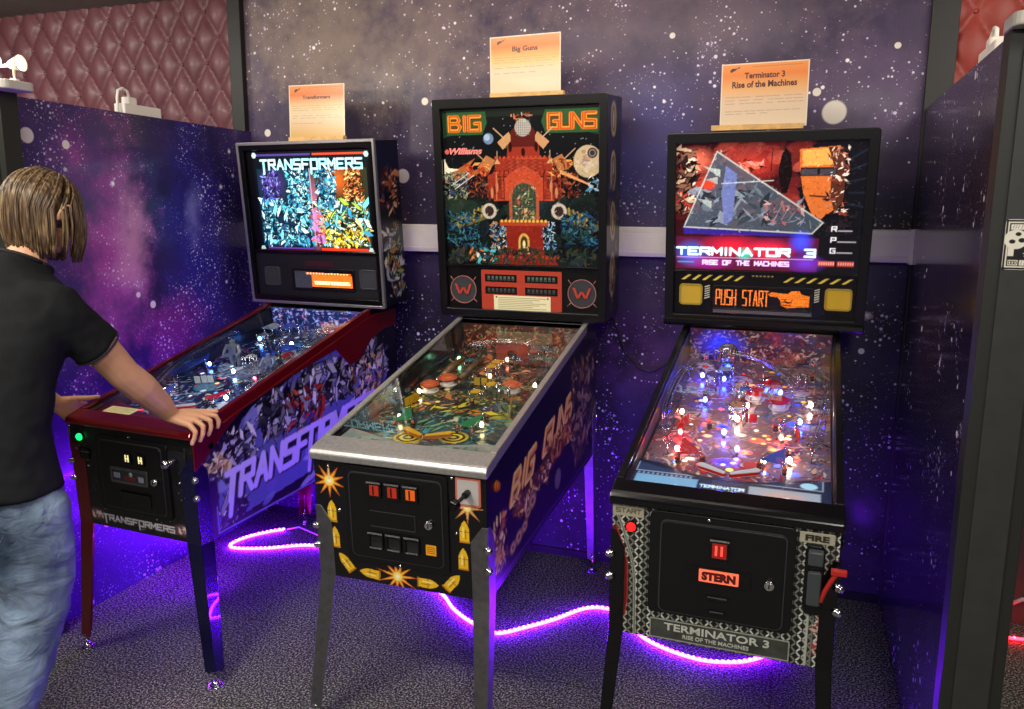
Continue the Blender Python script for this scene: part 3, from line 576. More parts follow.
def speaker(t, BM, x0, x1, z0, z1, mt, gr):
    sp = MB(); ringp(rr(x0, x1, z0, z1, .014), rr(x0+.007, x1-.007, z0+.007, z1-.007, .010), 'y', -.002, .008, sp)
    o = mk('speaker', sp, mt, t, BM, bevel=.001)
    g = MB(); g.prism(rr(x0+.007, x1-.007, z0+.007, z1-.007, .010), 'y', .001, .006)
    mk('speaker_grille', g, gr, o)
def coin_door(t, LM, x0, x1, z0, z1, inner, rot=0):
    m0 = MB().prism(rr(x0, x1, z0, z1, .018), 'y', -.008, 0); d = mk('coin_door', m0, BLK, t, LM, bevel=.002)
    xa, xb, za, zb_ = inner
    mk('door_panel', MB().prism(rr(xa, xb, za, zb_, .016), 'y', -.0135, -.008), mat('door_black', '08080a', .33, noise=.1, nscale=50), d, bevel=.002)
    e = MB(); ringp(rr(xa-.003, xb+.003, za-.003, zb_+.003, .018), rr(xa, xb, za, zb_, .016), 'y', -.011, -.008, e); mk('door_rim', e, mat('edge_grey', '34343a', .35), d)
    return d
def lock(par, x, z, y=-.0135):
    l = MB(); l.cyl((x, y, z), (x, y-.012, z), .0135, .012, 20); l.cyl((x, y-.012, z), (x, y-.014, z), .009, n=16); l.box((x-.0015, y-.0155, z-.006), (x+.0015, y-.014, z+.006), 1)
    mk('lock', l, [CHROME, BLK], par)
def bolt(l, x, z, y=0, r=.006, par=None):
    l = MB(); l.cyl((x, y, z), (x, y-.003, z), r, r*.8, 12); l.ell((x, y-.003, z), (r*.8, r*.5, r*.8), 10, 6); mk('carriage_bolt', l, CHROME, l0[0], l0[1])
l0 = [None, None]
def button(t, LM, x, z, r, mtop, name='start_button'):
    b = MB(); b.cyl((x, -.001, z), (x, -.006, z), r*1.35, r*1.25, 24); o = mk(name, b, BLKG, t, LM)
    mk('button_cap', MB().cyl((x, -.006, z), (x, -.012, z), r, r*.9, 24), mtop, o)
def flipper_button(t, LM, y, z, mt):
    for s in (-1, 1):
        b = MB(); b.cyl((s*(H+.001), y, z), (s*(H+.006), y, z), .018, .017, 20); b.cyl((s*(H+.006), y, z), (s*(H+.011), y, z), .012, n=20); mk('flipper_button', b, mt, t, LM)

# ---- playfield furniture (all in playfield space: x across, y up the table, z above it)
def pf_matrix(cf, LM):
    y0, z0 = .03, cf['zf']-.040; y1, z1 = cf['yB']+.0, cf['zg']-cf.get('pfd', .125)
    return LM @ Matrix.Translation((0, y0, z0)) @ rotx(math.atan2(z1-z0, y1-y0)), math.hypot(y1-y0, z1-z0)
def flipper(t, PM, x, y, ang, col, rub):
    d = Vector((math.cos(ang), math.sin(ang), 0)); n = Vector((-d.y, d.x, 0)); P = Vector((x, y, 0)); Lf = .072
    pts = []
    for k in range(9): a = math.pi/2+math.pi*k/8; v = P+(d*math.cos(a)+n*math.sin(a))*.011; pts.append((v.x, v.y))
    for k in range(7): a = -math.pi/2+math.pi*k/6; v = P+d*Lf+(d*math.cos(a)+n*math.sin(a))*.006; pts.append((v.x, v.y))
    o = mk('flipper', MB().prism(pts, 'z', .012, .026), col, t, PM, bevel=.001)
    mk('flipper_rubber', MB().prism([(x+(a-x)*1.03, y+(b-y)*1.06) for a, b in pts], 'z', .015, .023), rub, o)
def bumper(t, PM, x, y, cap, lit):
    b = MB(); b.cyl((x, y, 0), (x, y, .035), .020, .022, 24); b.cyl((x, y, .012), (x, y, .016), .033, .033, 28); o = mk('pop_bumper', b, WHITE, t, PM)
    c = MB(); c.cyl((x, y, .036), (x, y, .042), .036, .034, 28); c.ell((x, y, .042), (.030, .030, .010), 20, 8); mk('bumper_cap', c, cap, o)
def posts(t, PM, pts, mt, rub, name='rubber_post'):
    for x, y in pts:
        o = MB(); o.cyl((x, y, 0), (x, y, .028), .004, n=10); o.cyl((x, y, .004), (x, y, .010), .0075, n=12, m=1); o.cyl((x, y, .014), (x, y, .020), .0075, n=12, m=1); mk(name, o, [mt, rub], t, PM)
def plastic(t, PM, pts, z, mt, name='plastic_guard', th=.003, legs=True):
    o = mk(name, MB().prism(pts, 'z', z, z+th), mt, t, PM, bevel=.0008)
    if legs:
        cx = sum(p[0] for p in pts)/len(pts); cy_ = sum(p[1] for p in pts)/len(pts)
        for p in pts[::max(1, len(pts)//3)]: a = cx+(p[0]-cx)*.8; b = cy_+(p[1]-cy_)*.8; l = MB(); l.cyl((a, b, 0), (a, b, z+th+.002), .003, n=8); l.cyl((a, b, z+th), (a, b, z+th+.004), .005, n=6); mk('standoff', l, CHROME, o)
    return o
def wire_ramp(t, PM, pts, mt, g=.011, name='wire_ramp'):
    m_ = MB(); P = [Vector(p) for p in pts]
    sm_ = []
    Q = [P[0]]+P+[P[-1]]
    for i in range(1, len(Q)-2):
        for k in range(6):
            u = k/6; a, b, c, d = Q[i-1], Q[i], Q[i+1], Q[i+2]; sm_.append(.5*((2*b)+(c-a)*u+(2*a-5*b+4*c-d)*u*u+(3*b-a-3*c+d)*u**3))
    sm_.append(P[-1])
    sides = [[], [], [], []]
    for i, p in enumerate(sm_):
        tg = (sm_[min(i+1, len(sm_)-1)]-sm_[max(i-1, 0)]); s = Vector((-tg.y, tg.x, 0)); s = s.normalized() if s.length > 1e-6 else Vector((1, 0, 0)); zz = Vector((0, 0, 1))
        sides[0].append(p+s*g*.5); sides[1].append(p-s*g*.5); sides[2].append(p+s*g+zz*g*.9); sides[3].append(p-s*g+zz*g*.9)
        if i % 6 == 3: m_.tube([sides[2][-1], sides[0][-1]-zz*.002, sides[1][-1]-zz*.002, sides[3][-1]], .0013, 5)
    for s in sides: m_.tube(s, .0015, 5)
    m_.tube([sm_[-1], Vector((sm_[-1].x, sm_[-1].y, 0))], .0018, 6); m_.tube([sm_[len(sm_)//2], Vector((sm_[len(sm_)//2].x, sm_[len(sm_)//2].y, 0))], .0018, 6)
    return mk(name, m_, mt, t, PM)
def ramp(t, PM, pts, w, mt, h=.022, name='plastic_ramp'):
    P = [Vector(p) for p in pts]; Q = [P[0]]+P+[P[-1]]; S = []
    for i in range(1, len(Q)-2):
        for k in range(6):
            u = k/6; a, b, c, d = Q[i-1], Q[i], Q[i+1], Q[i+2]; S.append(.5*((2*b)+(c-a)*u+(2*a-5*b+4*c-d)*u*u+(3*b-a-3*c+d)*u**3))
    S.append(P[-1]); rings = []
    for i, p in enumerate(S):
        tg = S[min(i+1, len(S)-1)]-S[max(i-1, 0)]; s = Vector((-tg.y, tg.x, 0)).normalized()*w/2; zz = Vector((0, 0, 1)); k = .0022; s1 = s*(1-k*2/w*1.0)
        rings.append([p+s, p-s, p-s+zz*h, p-s1+zz*h, p-s1+zz*k, p+s1+zz*k, p+s1+zz*h, p+s+zz*h])
    return mk(name, MB().loft(rings, sm=False), mt, t, PM)
def bulbs(t, PM, L, glowname):
    for i, (x, y, c, e_) in enumerate(L):
        b = MB(); b.cyl((x, y, 0), (x, y, .012), .005, n=8); b.ell((x, y, .019), (.007, .007, .010), 10, 8, m=1); mk('bulb', b, [STEELD, mat('lamp_'+glowname+c, 'ffffff', .3, emis=c, es=e_*dict(A=3, B=2, C=5)[glowname])], t, PM)
def targets(t, PM, L, mt):
    for x, y, a in L:
        d = Vector((math.cos(a), math.sin(a), 0)); n = Vector((-d.y, d.x, 0)); P = Vector((x, y, 0)); c = MB()
        v = [P-d*.012-n*.002, P+d*.012-n*.002, P+d*.012+n*.002, P-d*.012+n*.002]; c.prism([(q.x, q.y) for q in v], 'z', .002, .032); mk('target', c, mt, t, PM, bevel=.001)

def base_field(pal, seed, L, bg, ins, dens=1.0, al=1.0):
    c = CV(-.262, .262, 0, L, .003, bg); r = random.Random(seed)
    for _ in range(26): c.ell(r.uniform(-.25, .25), r.uniform(.1, L), r.uniform(.02, .08), r.uniform(.02, .08), r.choice(pal), al=r.uniform(.4, .9), rot=r.uniform(0, 3))
    c.shards((-.26, .26, .1, L), int(500*dens), .04, pal, seed+1, outline='0a0a0c'); c.shards((-.26, .26, .1, L), int(900*dens), .018, pal+['e8e4dc', '0c0c10'], seed+2)
    for _ in range(60):
        x, y = r.uniform(-.25, .25), r.uniform(.15, L); a = r.uniform(0, 6.3); q = [(x, y)]
        for k in range(6): a += r.uniform(-.6, .6); x += .018*math.cos(a); y += .018*math.sin(a); q.append((x, y))
        c.line(q, .004, r.choice(pal))
    for _ in range(46):
        x, y = r.uniform(-.2, .2), r.uniform(.16, L-.08); col, g = r.choice(ins); q = r.uniform(.006, .013)
        c.ell(x, y, q+.003, q+.003, '0c0c0c'); c.ell(x, y, q, q, col, g*r.choice((.15, .5, 1, 1)))
    return c

def apron(t, PM, mt, cards, yl=.12, text=None):
    # sloped metal apron across the foot of the table with two card windows
    o = mk('apron', MB().prism([(-.262, .0), (.262, .0), (.262, .15), (.215, .15), (.06, .10), (.0, .09), (-.06, .10), (-.24, .16), (-.262, .17)], 'z', .025, .030), mt, t, PM, bevel=.002)
    return o
BLUEM = mat('navy_metallic_paint', '0b0c3c', .25, .35, coat=.5); REDM = mat('red_metallic_paint', '6a0710', .28, .35, coat=.5)
BACKL = print_mat('backlit_print', .25, .15, glow=1.0, allglow=.0, spec=.4)
PRINT = print_mat('cabinet_print', .32, .15, glow=.8)
FIELD = print_mat('playfield_print', .25, .3, glow=1.6, allglow=.11)  # whole print glows faintly, added to brighten the tables
SCREEN = print_mat('dot_display', .2, 0, glow=1.6)

def dmd(t, BM, x0, x1, z0, z1, cv_, fr_=.012):
    f = MB(); ringp(rr(x0-fr_, x1+fr_, z0-fr_, z1+fr_, .005), rr(x0, x1, z0, z1, .002), 'y', -.001, .008, f); o = mk('display_bezel', f, mat('bezel_black', '0d0d10', .3), t, BM, bevel=.001)
    w = cv_.build('display', lambda X, Z: (x0+(x1-x0)*X, np.full_like(X, .0035), z0+(z1-z0)*Z), SCREEN, t, BM)
    return w

# ================= left machine: lit robot-war artwork, red trim
cfA = dict(label='leftmost pinball machine with red rails and bright cyan and yellow battle backglass', loc=(-2.16276, 2.13824, 0), rz=-.05022, lean=.03848, th=.05302,
    zb=.4923, zf=.896, zg=1.150, lbh=.024, yB=1.1349, zB=1.1645, Hb=.728, D=.19, taper=.95, zs=.235, lb=.052, rail_h=.022, legtop=.80, legw=.064, frame=(.028, .028, .03, .03),
    cab_mat=BLK, box_mat=BLK, rail_mat=REDM, panel_mat=DARK, edge=mat('silver_edge', 'a8a6ac', .3, .8), frame_mat=BLKG, leg_mat={(-1, 0): REDM, (1, 0): BLUEM, (-1, 1): REDM, (1, 1): BLUEM},
    feet={(-1, 0): (-.29, -.06), (1, 0): (.362, -.07), (-1, 1): (-.30, 1.31), (1, 1): (.31, 1.31)})
A, LA, BA, topA = make_machine(cfA)
c = CV(-.337, .337, .240, .698, .0022, '08080c')
c.rect(-.300, .318, .25, .69, '0a1018', .3)
c.rect(-.285, .02, .262, .665, '0c2a3c', .8); c.rect(.02, .310, .262, .665, '2c2f1e', .8)
c.ell(-.2, .55, .09, .09, '3c2a6a', .9, soft=.8); c.ell(.02, .4, .04, .2, 'b26a8a', .8, soft=.7); c.ell(.15, .56, .1, .08, 'b85a20', .9, soft=.8)
CY = ['7fe0f2', 'b8f4ff', '3aa0c8', '1c5a88', 'e2fbff', '0c2a44', '55c6dc', '102030', '2a78a0']; YE = ['f0e060', 'ffd890', '8ad0a0', '50a8a0', 'c07030', '203018', 'e8f8d0', '101810', 'a8c840']
c.shards((-.28, .01, .27, .48), 700, .022, CY, 3, .75, '062030'); c.shards((-.28, .01, .27, .48), 160, .06, CY, 13, .8, '041018'); c.shards((-.12, .0, .42, .60), 300, .03, CY, 4, .7, '04101c'); c.shards((-.26, -.16, .47, .60), 120, .03, ['3c3a9a', '6a5ac8', '141440', '8a9ae0'], 5, .8, '080820')
c.shards((.03, .30, .27, .48), 700, .022, YE+CY[:4], 6, .75, '202010'); c.shards((.03, .30, .27, .48), 150, .06, YE+CY[:5], 16, .8, '101808'); c.shards((.04, .14, .44, .61), 260, .034, CY, 7, .7, '04101c'); c.shards((.19, .28, .47, .61), 180, .028, ['c86028', 'f09848', '6a2a10', '301008', 'ffd080'], 8, .8, '180804')
c.shards((.06, .26, .27, .34), 160, .028, ['f8e820', 'e0c020', '5a4a08', 'fff8a0'], 9, .9, '302800'); c.shards((.0, .06, .28, .42), 40, .05, ['e06858', 'f0a0a0', '803040', 'c080d8'], 10, .8)
c.line([(.012, .27), (.008, .62)], .004, 'c8b0c0', .6)
c.rect(-.287, .31, .615, .668, '0a141c', .4)
c.text('TRANSFORMERS', -.258, .608, .545, .050, 'a8ecf8', .0095, gap=.38, g=1.2)
c.line([(-.241, .65), (-.241, .594)], .010, 'a8ecf8', 1.1); c.line([(.021, .63), (.020, .592)], .010, 'a8ecf8', 1.1)
c.rect(-.285, .02, .672, .681, '4a3a8a', .8); c.rect(.03, .31, .672, .681, 'd0482a', .9); c.rect(-.26, .0, .250, .258, '5a3a9a', .8); c.rect(.04, .29, .246, .259, 'd83820', 1)
for x, z in ((-.292, .676), (.312, .672), (-.29, .25), (.305, .25)):
    c.poly([(x+.014*math.cos(k*math.pi/3), z+.014*math.sin(k*math.pi/3)) for k in range(6)], 'b0d0d0', .7)
c.build('backglass', fronty(.006), BACKL, A, BA, label='backlit glass with block lettering over cyan and yellow metal shards')
mk('backglass_edge', MB().box((-.345, .0065, .238), (.345, .012, .70)), BLKG, A, BA)
mk('backglass_lift', MB().box((-.30, -.004, .2405), (.32, .004, .2475)), mat('red_trim', '7a1a18', .3, .5), A, BA)
GRL = mat('grille_cloth', '303238', .7, bump=.3, bscale=900)
speaker(A, BA, -.295, -.205, .075, .165, mat('speaker_ring', '3c3c42', .35), GRL); speaker(A, BA, .235, .325, .075, .165, mat('speaker_ring', '3c3c42', .35), GRL)
d = CV(0, 1, 0, 1, .006, '15110f'); d.rect(.0, .3, 0, 1, '3a3c48', .25); d.rect(.3, 1, .08, .78, 'd8641a', .9); d.noise(.25, 3, 4); d.rect(.2, .98, .82, .9, 'c06020', .8)
r = random.Random(5)
for k in range(14): d.rect(.22+.052*k, .22+.052*k+.03, .80, .80+.08+.04*r.random(), 'ffb070', 1)
d.text('TRANSFORMERS', .34, .22, .6, .20, 'ffd8a0', .03, g=1.1)
dmd(A, BA, -.125, .195, .070, .150, d)
mk('logo_plate', MB().prism(rr(-.06, .10, .172, .196, .004), 'y', .001, .005), mat('dark_red_plate', '3a1a24', .3), A, BA)
# right side of the backbox
c = CV(0, .185, 0, .72, .004, '0b0c16'); c.rect(0, .19, .50, .72, '10142c'); c.shards((.02, .16, .42, .60), 60, .07, ['8a4a30', 'b87858', '5a2018', '301820', 'c8a080', '40304a'], 21, None, '100808')
c.shards((.02, .17, .03, .36), 130, .06, ['9aa0a8', 'c8c8c0', '606468', '2a2c30', '8a9a58', 'a06a30', '101418'], 22, None, '080808')
c.build('side_print', lambda X, Z: (np.full_like(X, .3662), X, Z), PRINT, A, BA)
# cabinet side
c = CV(.0, 1.33, .497, 1.118, .0042, '0a0a14')
c.poly([(.09, .51), (.30, .53), (.62, .55), (1.0, .70), (1.25, .90), (1.15, 1.0), (.9, 1.03), (.55, .97), (.25, .88), (.11, .72)], '575a9c')
r = random.Random(2)
for _ in range(40): c.ell(r.uniform(.1, 1.2), r.uniform(.52, .98), r.uniform(.02, .08), r.uniform(.01, .04), r.choice(['8f93d0', '6a5ab0', 'b9bcf0', '3c3a80', '7b82c8', '9a5a78']), al=.6, rot=r.random())
c.poly([(0, .5), (.09, .5), (.1, .72), (.25, .89), (.5, .97), (.2, .95), (0, .9)], '0b0b18')
GR = ['d8d8dc', '8a8c94', '4a4c54', '1a1a20', '101014', 'b0b4c0', '2a2a34', '6c6e78', '0a0a0e']
for bx, n_, sd in (((.10, .30, .70, .84), 150, 31), ((.34, .60, .76, .93), 170, 32), ((.60, .92, .80, .98), 190, 33), ((.92, 1.24, .76, 1.0), 190, 34), ((.05, .2, .70, .78), 60, 35), ((.11, .24, .53, .60), 50, 36)): c.shards(bx, n_, .075, GR, sd, None, '050508')
c.shards((.5, .75, .74, .9), 40, .06, ['a83020', '6a1a18', 'c05038'], 37, None, '100404'); c.shards((.95, 1.2, .78, .95), 45, .05, ['b09060', 'd8c090', '6a5030'], 38)
c.shards((.04, .17, .72, .78), 26, .05, ['e0c890', 'b08848', 'f0e0b0'], 39, None, '201808')
for col, tt, off in (('15102a', .042, .006), ('c4b8f0', .025, 0)):
    c.text('TRANSFORMERS', .125+off, .585-off, .98, .125, col, tt, gap=.36, shear=.25, rot=.07)
    c.line([(.186+off, .70-off), (.150+off, .545-off)], tt*.9, col); c.line([(.652+off, .735-off), (.614+off, .56-off)], tt*.9, col)
c.line([(.088, .50), (1.3, .50)], .006, '7a78c0'); c.line([(.088, .50), (.088, .60)], .005, '7a78c0')
c.build('side_artwork', clampz(lambda y: cfA['zf']-.022+(cfA['zg']-cfA['zf'])*np.minimum(y, 1.135)/1.135), PRINT, A, LA, label='printed side with purple block lettering and grey metal figures')
ar = MB()
lo_ = [(-.004, .760), (.04, .785), (.10, .825), (.16, .868), (.25, .915), (.45, .958), (.70, 1.0), (.84, 1.02), (.875, .985), (.94, .93), (1.02, .945), (1.12, 1.02), (1.22, 1.045), (1.335, 1.05)]
hi_ = [(1.335, 1.128), (1.135, 1.128), (0, .862), (-.004, .86)]
ar.prism(lo_+hi_, 'x', H+.002, H+.009); mk('side_armor', ar, REDM, A, LA, bevel=.003, label='curved red metal band along the side')
ar = MB(); ar.prism([(a, b) for a, b in lo_+hi_], 'x', -H-.009, -H-.002); mk('side_armor', ar, REDM, A, LA, bevel=.003)
# front
c = CV(-.284, .284, .494, .846, .0025, '0b0b0e'); r = random.Random(9)
for _ in range(130): c.ell(r.uniform(-.28, .28), r.uniform(.5, .84), r.uniform(.001, .0025), c=r.choice(['4a8a5a', '8a8c98', 'c8c8d0', '2a5a3a', '5a5a78']))
for x in (-.20, .21): c.ell(x, .535, .05, .028, '7a5a60', soft=.9); c.shards((x-.03, x+.03, .52, .55), 14, .03, ['c0a0a0', 'e0c8b8', '6a4a50'], 41)
c.text('TRANSFORMERS', -.165, .517, .335, .026, 'd8d4d8', .0056, gap=.36); c.line([(-.158, .54), (-.154, .507)], .006, 'd8d4d8'); c.line([(.007, .53), (.007, .506)], .006, 'd8d4d8')
c.build('front_artwork', fronty(-.0012), PRINT, A, LA)
dA = coin_door(A, LA, -.165, .175, .565, .842, (-.135, .150, .582, .828))
for x in (.0, .062):
    q = MB(); q.prism(rr(x-.017, x+.017, .755, .800, .003), 'y', -.018, -.0135); q.box((x-.008, -.0195, .765), (x-.003, -.018, .79), 1); q.box((x+.004, -.0195, .765), (x+.009, -.018, .79), 1); q.box((x-.008, -.0195, .775), (x+.009, -.018, .778), 1)
    mk('coin_slot', q, [BLKG, mat('slot_lamp', 'e8e0a0', .3, emis='f0e8a0', es=.8)], dA)
q = MB(); q.prism(rr(-.088, .085, .680, .738, .006), 'y', -.017, -.0135); q.box((-.078, -.0185, .69), (.075, -.017, .728), 1); q.ell((.01, -.019, .718), (.009, .003, .009), 12, 8, 2); q.box((-.02, -.0195, .695), (.03, -.018, .71), 3); q.box((-.07, -.0195, .70), (-.04, -.018, .72), 2); q.box((.045, -.0195, .695), (.07, -.018, .715), 2)
mk('bill_slot', q, [STEELD, mat('bill_dark', '2c3034', .4), mat('bill_grey', '8c9498', .4), mat('bill_red', '6a2420', .4)], dA, bevel=.001)
q = MB(); q.prism(rr(-.05, .09, .60, .645, .004), 'y', -.0165, -.0135); q.box((-.05, -.02, .645), (.09, -.0135, .651)); mk('coin_return', q, BLKG, dA, bevel=.001)
lock(dA, .120, .705); l = None; l0[:] = [A, LA]; bolt(l, .0, .85, 0); bolt(l, -.212, .72, 0); bolt(l, -.26, .78); bolt(l, .215, .71); bolt(l, .235, .66, 0, .004)
button(A, LA, -.234, .826, .013, mat('lamp_green', '20c060', .3, emis='10ff70', es=2.2))
flipper_button(A, LA, .075, .83, BLKG)
q = MB(); q.box((-.245, -.006, .745), (-.20, -.001, .785)); q.box((-.235, -.0075, .77), (-.195, -.006, .774), 1); mk('latch_plate', q, [BLKG, STEELD], A, LA)
q = MB(); q.prism(rr(.175, .255, .765, .825, .008), 'y', -.004, 0); q.cyl((.215, -.004, .795), (.215, -.045, .795), .008, n=14, m=1); q.ell((.215, -.055, .795), (.016, .014, .016), 18, 12, 1); mk('plunger', q, [DARK, CHROME], A, LA)
# playfield
PA, LfA = pf_matrix(cfA, LA)
BL = ['4a66a8', '7f9ac8', '203468', 'a8b8d0', '141c38', '2c8ab0', '5a4a90', 'c8d0d8', '8a3a48', '30486a']
c = base_field(BL, 51, LfA, '141c38', [('c8e8ff', .9), ('ff4050', .8), ('60b0ff', 1), ('ffe070', .8), ('f0f0ff', .7)], 1.3)
c.ell(.0, .62, .09, .12, 'b8c0d0', al=.5, soft=.7); c.shards((-.1, .1, .5, .72), 60, .06, ['d0d4dc', '8a94a8', '5a6480'], 52, None, '202838')
c.build('playfield', lambda X, Z: (X, Z, np.zeros_like(X)), FIELD, A, PA)
mk('playfield_board', MB().box((-.264, 0, -.014), (.264, LfA, -.001)), mat('plywood', '6a5238', .6), A, PA)
ap = apron(A, PA, REDM, None)
for x0, x1 in ((-.225, -.09), (.09, .225)):
    q = CV(0, .12, 0, .05, .002, 'e8dc98')
    for k in range(6): q.line([(.008, .042-.006*k), (.11-.02*(k % 3 == 2), .042-.006*k)], .0016, '8a7a30')
    q.build('instruction_card', lambda X, Z, x0=x0, x1=x1: (x0+(x1-x0)*X/.12, .062+Z*1.1, np.full_like(X, .0306)), print_mat('paper_card', .6, glow=.5, allglow=.25), ap)
WH = mat('white_ramp', 'b8c4d8', .25, coat=.4); CLR = glass_mat('clear_plastic', (.86, .92, .98), 1.6, .06); BLP = mat('blue_plastic', '2848a0', .25, emis='2040c0', es=.15); RDP = mat('red_plastic', 'a81820', .25, emis='c01018', es=.2); GRP = mat('grey_figure', '7c8490', .35, .3)
YLP = mat('yellow_plastic', 'd8a818', .3); GNP = mat('green_plastic', '2a7a4a', .3); WHP = mat('clear_white_plastic', 'd0d8e0', .25); ORP = mat('orange_plastic', 'c85a28', .35)
flipper(A, PA, -.085, .215, -.5, WHP, RDP); flipper(A, PA, .065, .215, math.pi+.5, WHP, RDP)
plastic(A, PA, [(-.15, .25), (-.09, .27), (-.15, .36)], .03, BLP); plastic(A, PA, [(.13, .25), (.07, .27), (.13, .36)], .03, RDP)
ramp(A, PA, [(-.20, .35, .04), (-.21, .55, .06), (-.19, .75, .09), (-.08, .86, .10), (.02, .78, .08), (.03, .66, .03)], .045, CLR, name='plastic_ramp'); ramp(A, PA, [(.17, .32, .04), (.19, .55, .06), (.18, .78, .09), (.10, .92, .10), (-.02, .97, .10)], .045, CLR)
wire_ramp(A, PA, [(-.20, .80, .09), (-.235, .65, .08), (-.235, .45, .06), (-.20, .28, .03)], CHROME); wire_ramp(A, PA, [(.14, .95, .09), (.215, .85, .09), (.222, .6, .07), (.215, .35, .04)], CHROME)
for x, y in ((.06, .80), (.13, .72), (.02, .72)): bumper(A, PA, x, y, RDP if x > .1 else BLP, 0)
posts(A, PA, [(-.15, .25), (-.09, .27), (-.15, .36), (.13, .25), (.07, .27), (.13, .36), (-.1, .5), (.1, .55), (-.05, .9), (.05, .93), (-.2, .95), (.2, 1.0)], WHP, RUBBER)
targets(A, PA, [(-.12, .44, .3), (-.095, .452, .3), (-.07, .46, .3), (.14, .47, -.6), (.16, .455, -.6)], WHP)
# two upright metal figures at the back of the table
for x, y, s_, mt in ((-.11, .66, 1, GRP), (.12, .60, .8, mat('silver_blue_figure', '8a9cc0', .3, .4))):
    q = MB()
    for dx in (-.016, .016): q.tube([(x+dx*s_, y, 0), (x+dx*1.3*s_, y-.004, .03*s_), (x+dx*.8*s_, y, .055*s_)], [.010*s_, .008*s_, .009*s_], 8)
    q.prism([(x-.02*s_, y-.012*s_), (x+.02*s_, y-.012*s_), (x+.026*s_, y+.012*s_), (x-.026*s_, y+.012*s_)], 'z', .052*s_, .092*s_); q.box((x-.008*s_, y-.008*s_, .092*s_), (x+.008*s_, y+.008*s_, .112*s_))
    for dx in (-1, 1): q.tube([(x+dx*.028*s_, y, .088*s_), (x+dx*.04*s_, y-.012, .065*s_), (x+dx*.034*s_, y-.03, .05*s_)], [.009*s_, .007*s_, .006*s_], 8)
    mk('toy_figure', q, mt, A, PA, bevel=.001)
for i in range(5): plastic(A, PA, [(-.24+.1*i, 1.0), (-.17+.1*i, .985), (-.16+.1*i, 1.05), (-.23+.1*i, 1.08)], .045+.008*(i % 2), [WHP, BLP, CLR, GRP, BLP][i])
plastic(A, PA, [(-.25, .42), (-.2, .40), (-.2, .6), (-.25, .66)], .04, BLP); plastic(A, PA, [(.2, .42), (.25, .44), (.25, .7), (.21, .66)], .045, WHP)
for i in range(9):
    r = random.Random(60+i); x, y = r.uniform(-.2, .2), r.uniform(.45, 1.0); s_ = r.uniform(.02, .04)
    plastic(A, PA, [(x, y), (x+s_, y+s_*.3), (x+s_*1.1, y+s_), (x+s_*.2, y+s_*1.3)], r.uniform(.04, .07), r.choice([WHP, CLR, BLP, GRP]))
bulbs(A, PA, [(-.16, .31, 'e0f0ff', 12), (.14, .31, 'e0f0ff', 12), (-.2, .6, '6090ff', 14), (.0, .9, 'd0e4ff', 14), (.2, .8, 'd0e4ff', 12), (.12, .5, 'ff4050', 12), (-.03, .55, 'a0c8ff', 12), (-.2, .93, '5090ff', 14)], 'A')
bp_ = CV(-.262, .262, 0, .12, .004, '2a3c8a'); bp_.shards((-.26, .26, 0, .12), 380, .024, ['6a8ae0', 'a8b8f0', '5a3a9a', '202a60', 'd090c0'], 61, .7)
bp_.build('rear_panel', lambda X, Z: (X, np.full_like(X, LfA-.004), Z*.95), BACKL, A, PA)
mk('score_strip', MB().box((-.262, LfA-.003, 0), (.262, LfA+.002, .112)), BLKG, A, PA)

# ================= middle machine: older cabinet, steel lockbar, red fortress artwork
BGM = mat('black_cabinet_paint', '07070a', .3, coat=.2)
cfB = dict(label='middle pinball machine with steel lockbar and red fortress backglass, tallest of the three', loc=(-1.08715, 2.0977, 0), rz=.00652, lean=.06268, th=.02467,
    zb=.4923, zf=.916, zg=1.105, lbh=.032, yB=1.1713, zB=1.1205, Hb=.890, D=.265, taper=.85, zs=.213, lb=.075, rail_h=.016, legtop=.73, legw=.055, frame=(.032, .032, .032, .034),
    cab_mat=BGM, box_mat=BGM, rail_mat=STEEL, panel_mat=BGM, frame_mat=BGM, leg_mat={k: STEELD for k in ((-1, 0), (1, 0), (-1, 1), (1, 1))},
    feet={(-1, 0): (-.312, -.085), (1, 0): (.30, -.085), (-1, 1): (-.295, 1.33), (1, 1): (.295, 1.33)})
B, LB, BB, topB = make_machine(cfB)
c = CV(-.335, .335, .222, .858, .0022, '0b0f12')
r = random.Random(3); GD = ['1a2c26', '24382c', '14201e', '2c3c30', '101818', '1c2c40']
for _ in range(60): c.ell(r.uniform(-.33, .33), r.uniform(.22, .5), r.uniform(.02, .08), r.uniform(.01, .05), r.choice(GD), .25, al=.7, rot=r.random())
for _ in range(90): c.ell(r.uniform(-.33, .33), r.uniform(.5, .85), .0015, c='b8c4c8', g=.3)
c.rect(-.335, .335, .82, .858, '1a241c', .25); c.poly([(-.33, .84), (-.13, .80), (-.33, .74)], '1c3a24', .3); c.poly([(.33, .84), (.11, .80), (.33, .74)], '1c3a24', .3)
# lettering boards
for (x0, tx, w_) in ((-.300, 'BIG', .135), (.125, 'GUNS', .19)):
    sg = -1 if x0 < 0 else 1
    c.poly([(x0-.012, .842), (x0+w_+(.012 if sg < 0 else 0)+.012, .842), (x0+w_+.03, .797), (x0+w_+.01, .752), (x0-.012, .752), (x0-.03 if sg > 0 else x0-.014, .797)], '2c5a30', .35)
    c.text(tx, x0, .762, w_, .068, '6a1c08', .020, gap=.22, g=.4); c.text(tx, x0, .762, w_, .068, 'e0a038', .014, gap=.22, g=.55); c.text(tx, x0+.001, .763, w_-.002, .066, 'c84e18', .007, gap=.22, g=.6)
c.ell(-.13, .735, .022, .022, '6a8ab0', .3); c.ell(-.136, .74, .013, .013, 'a8c0dc', .3)
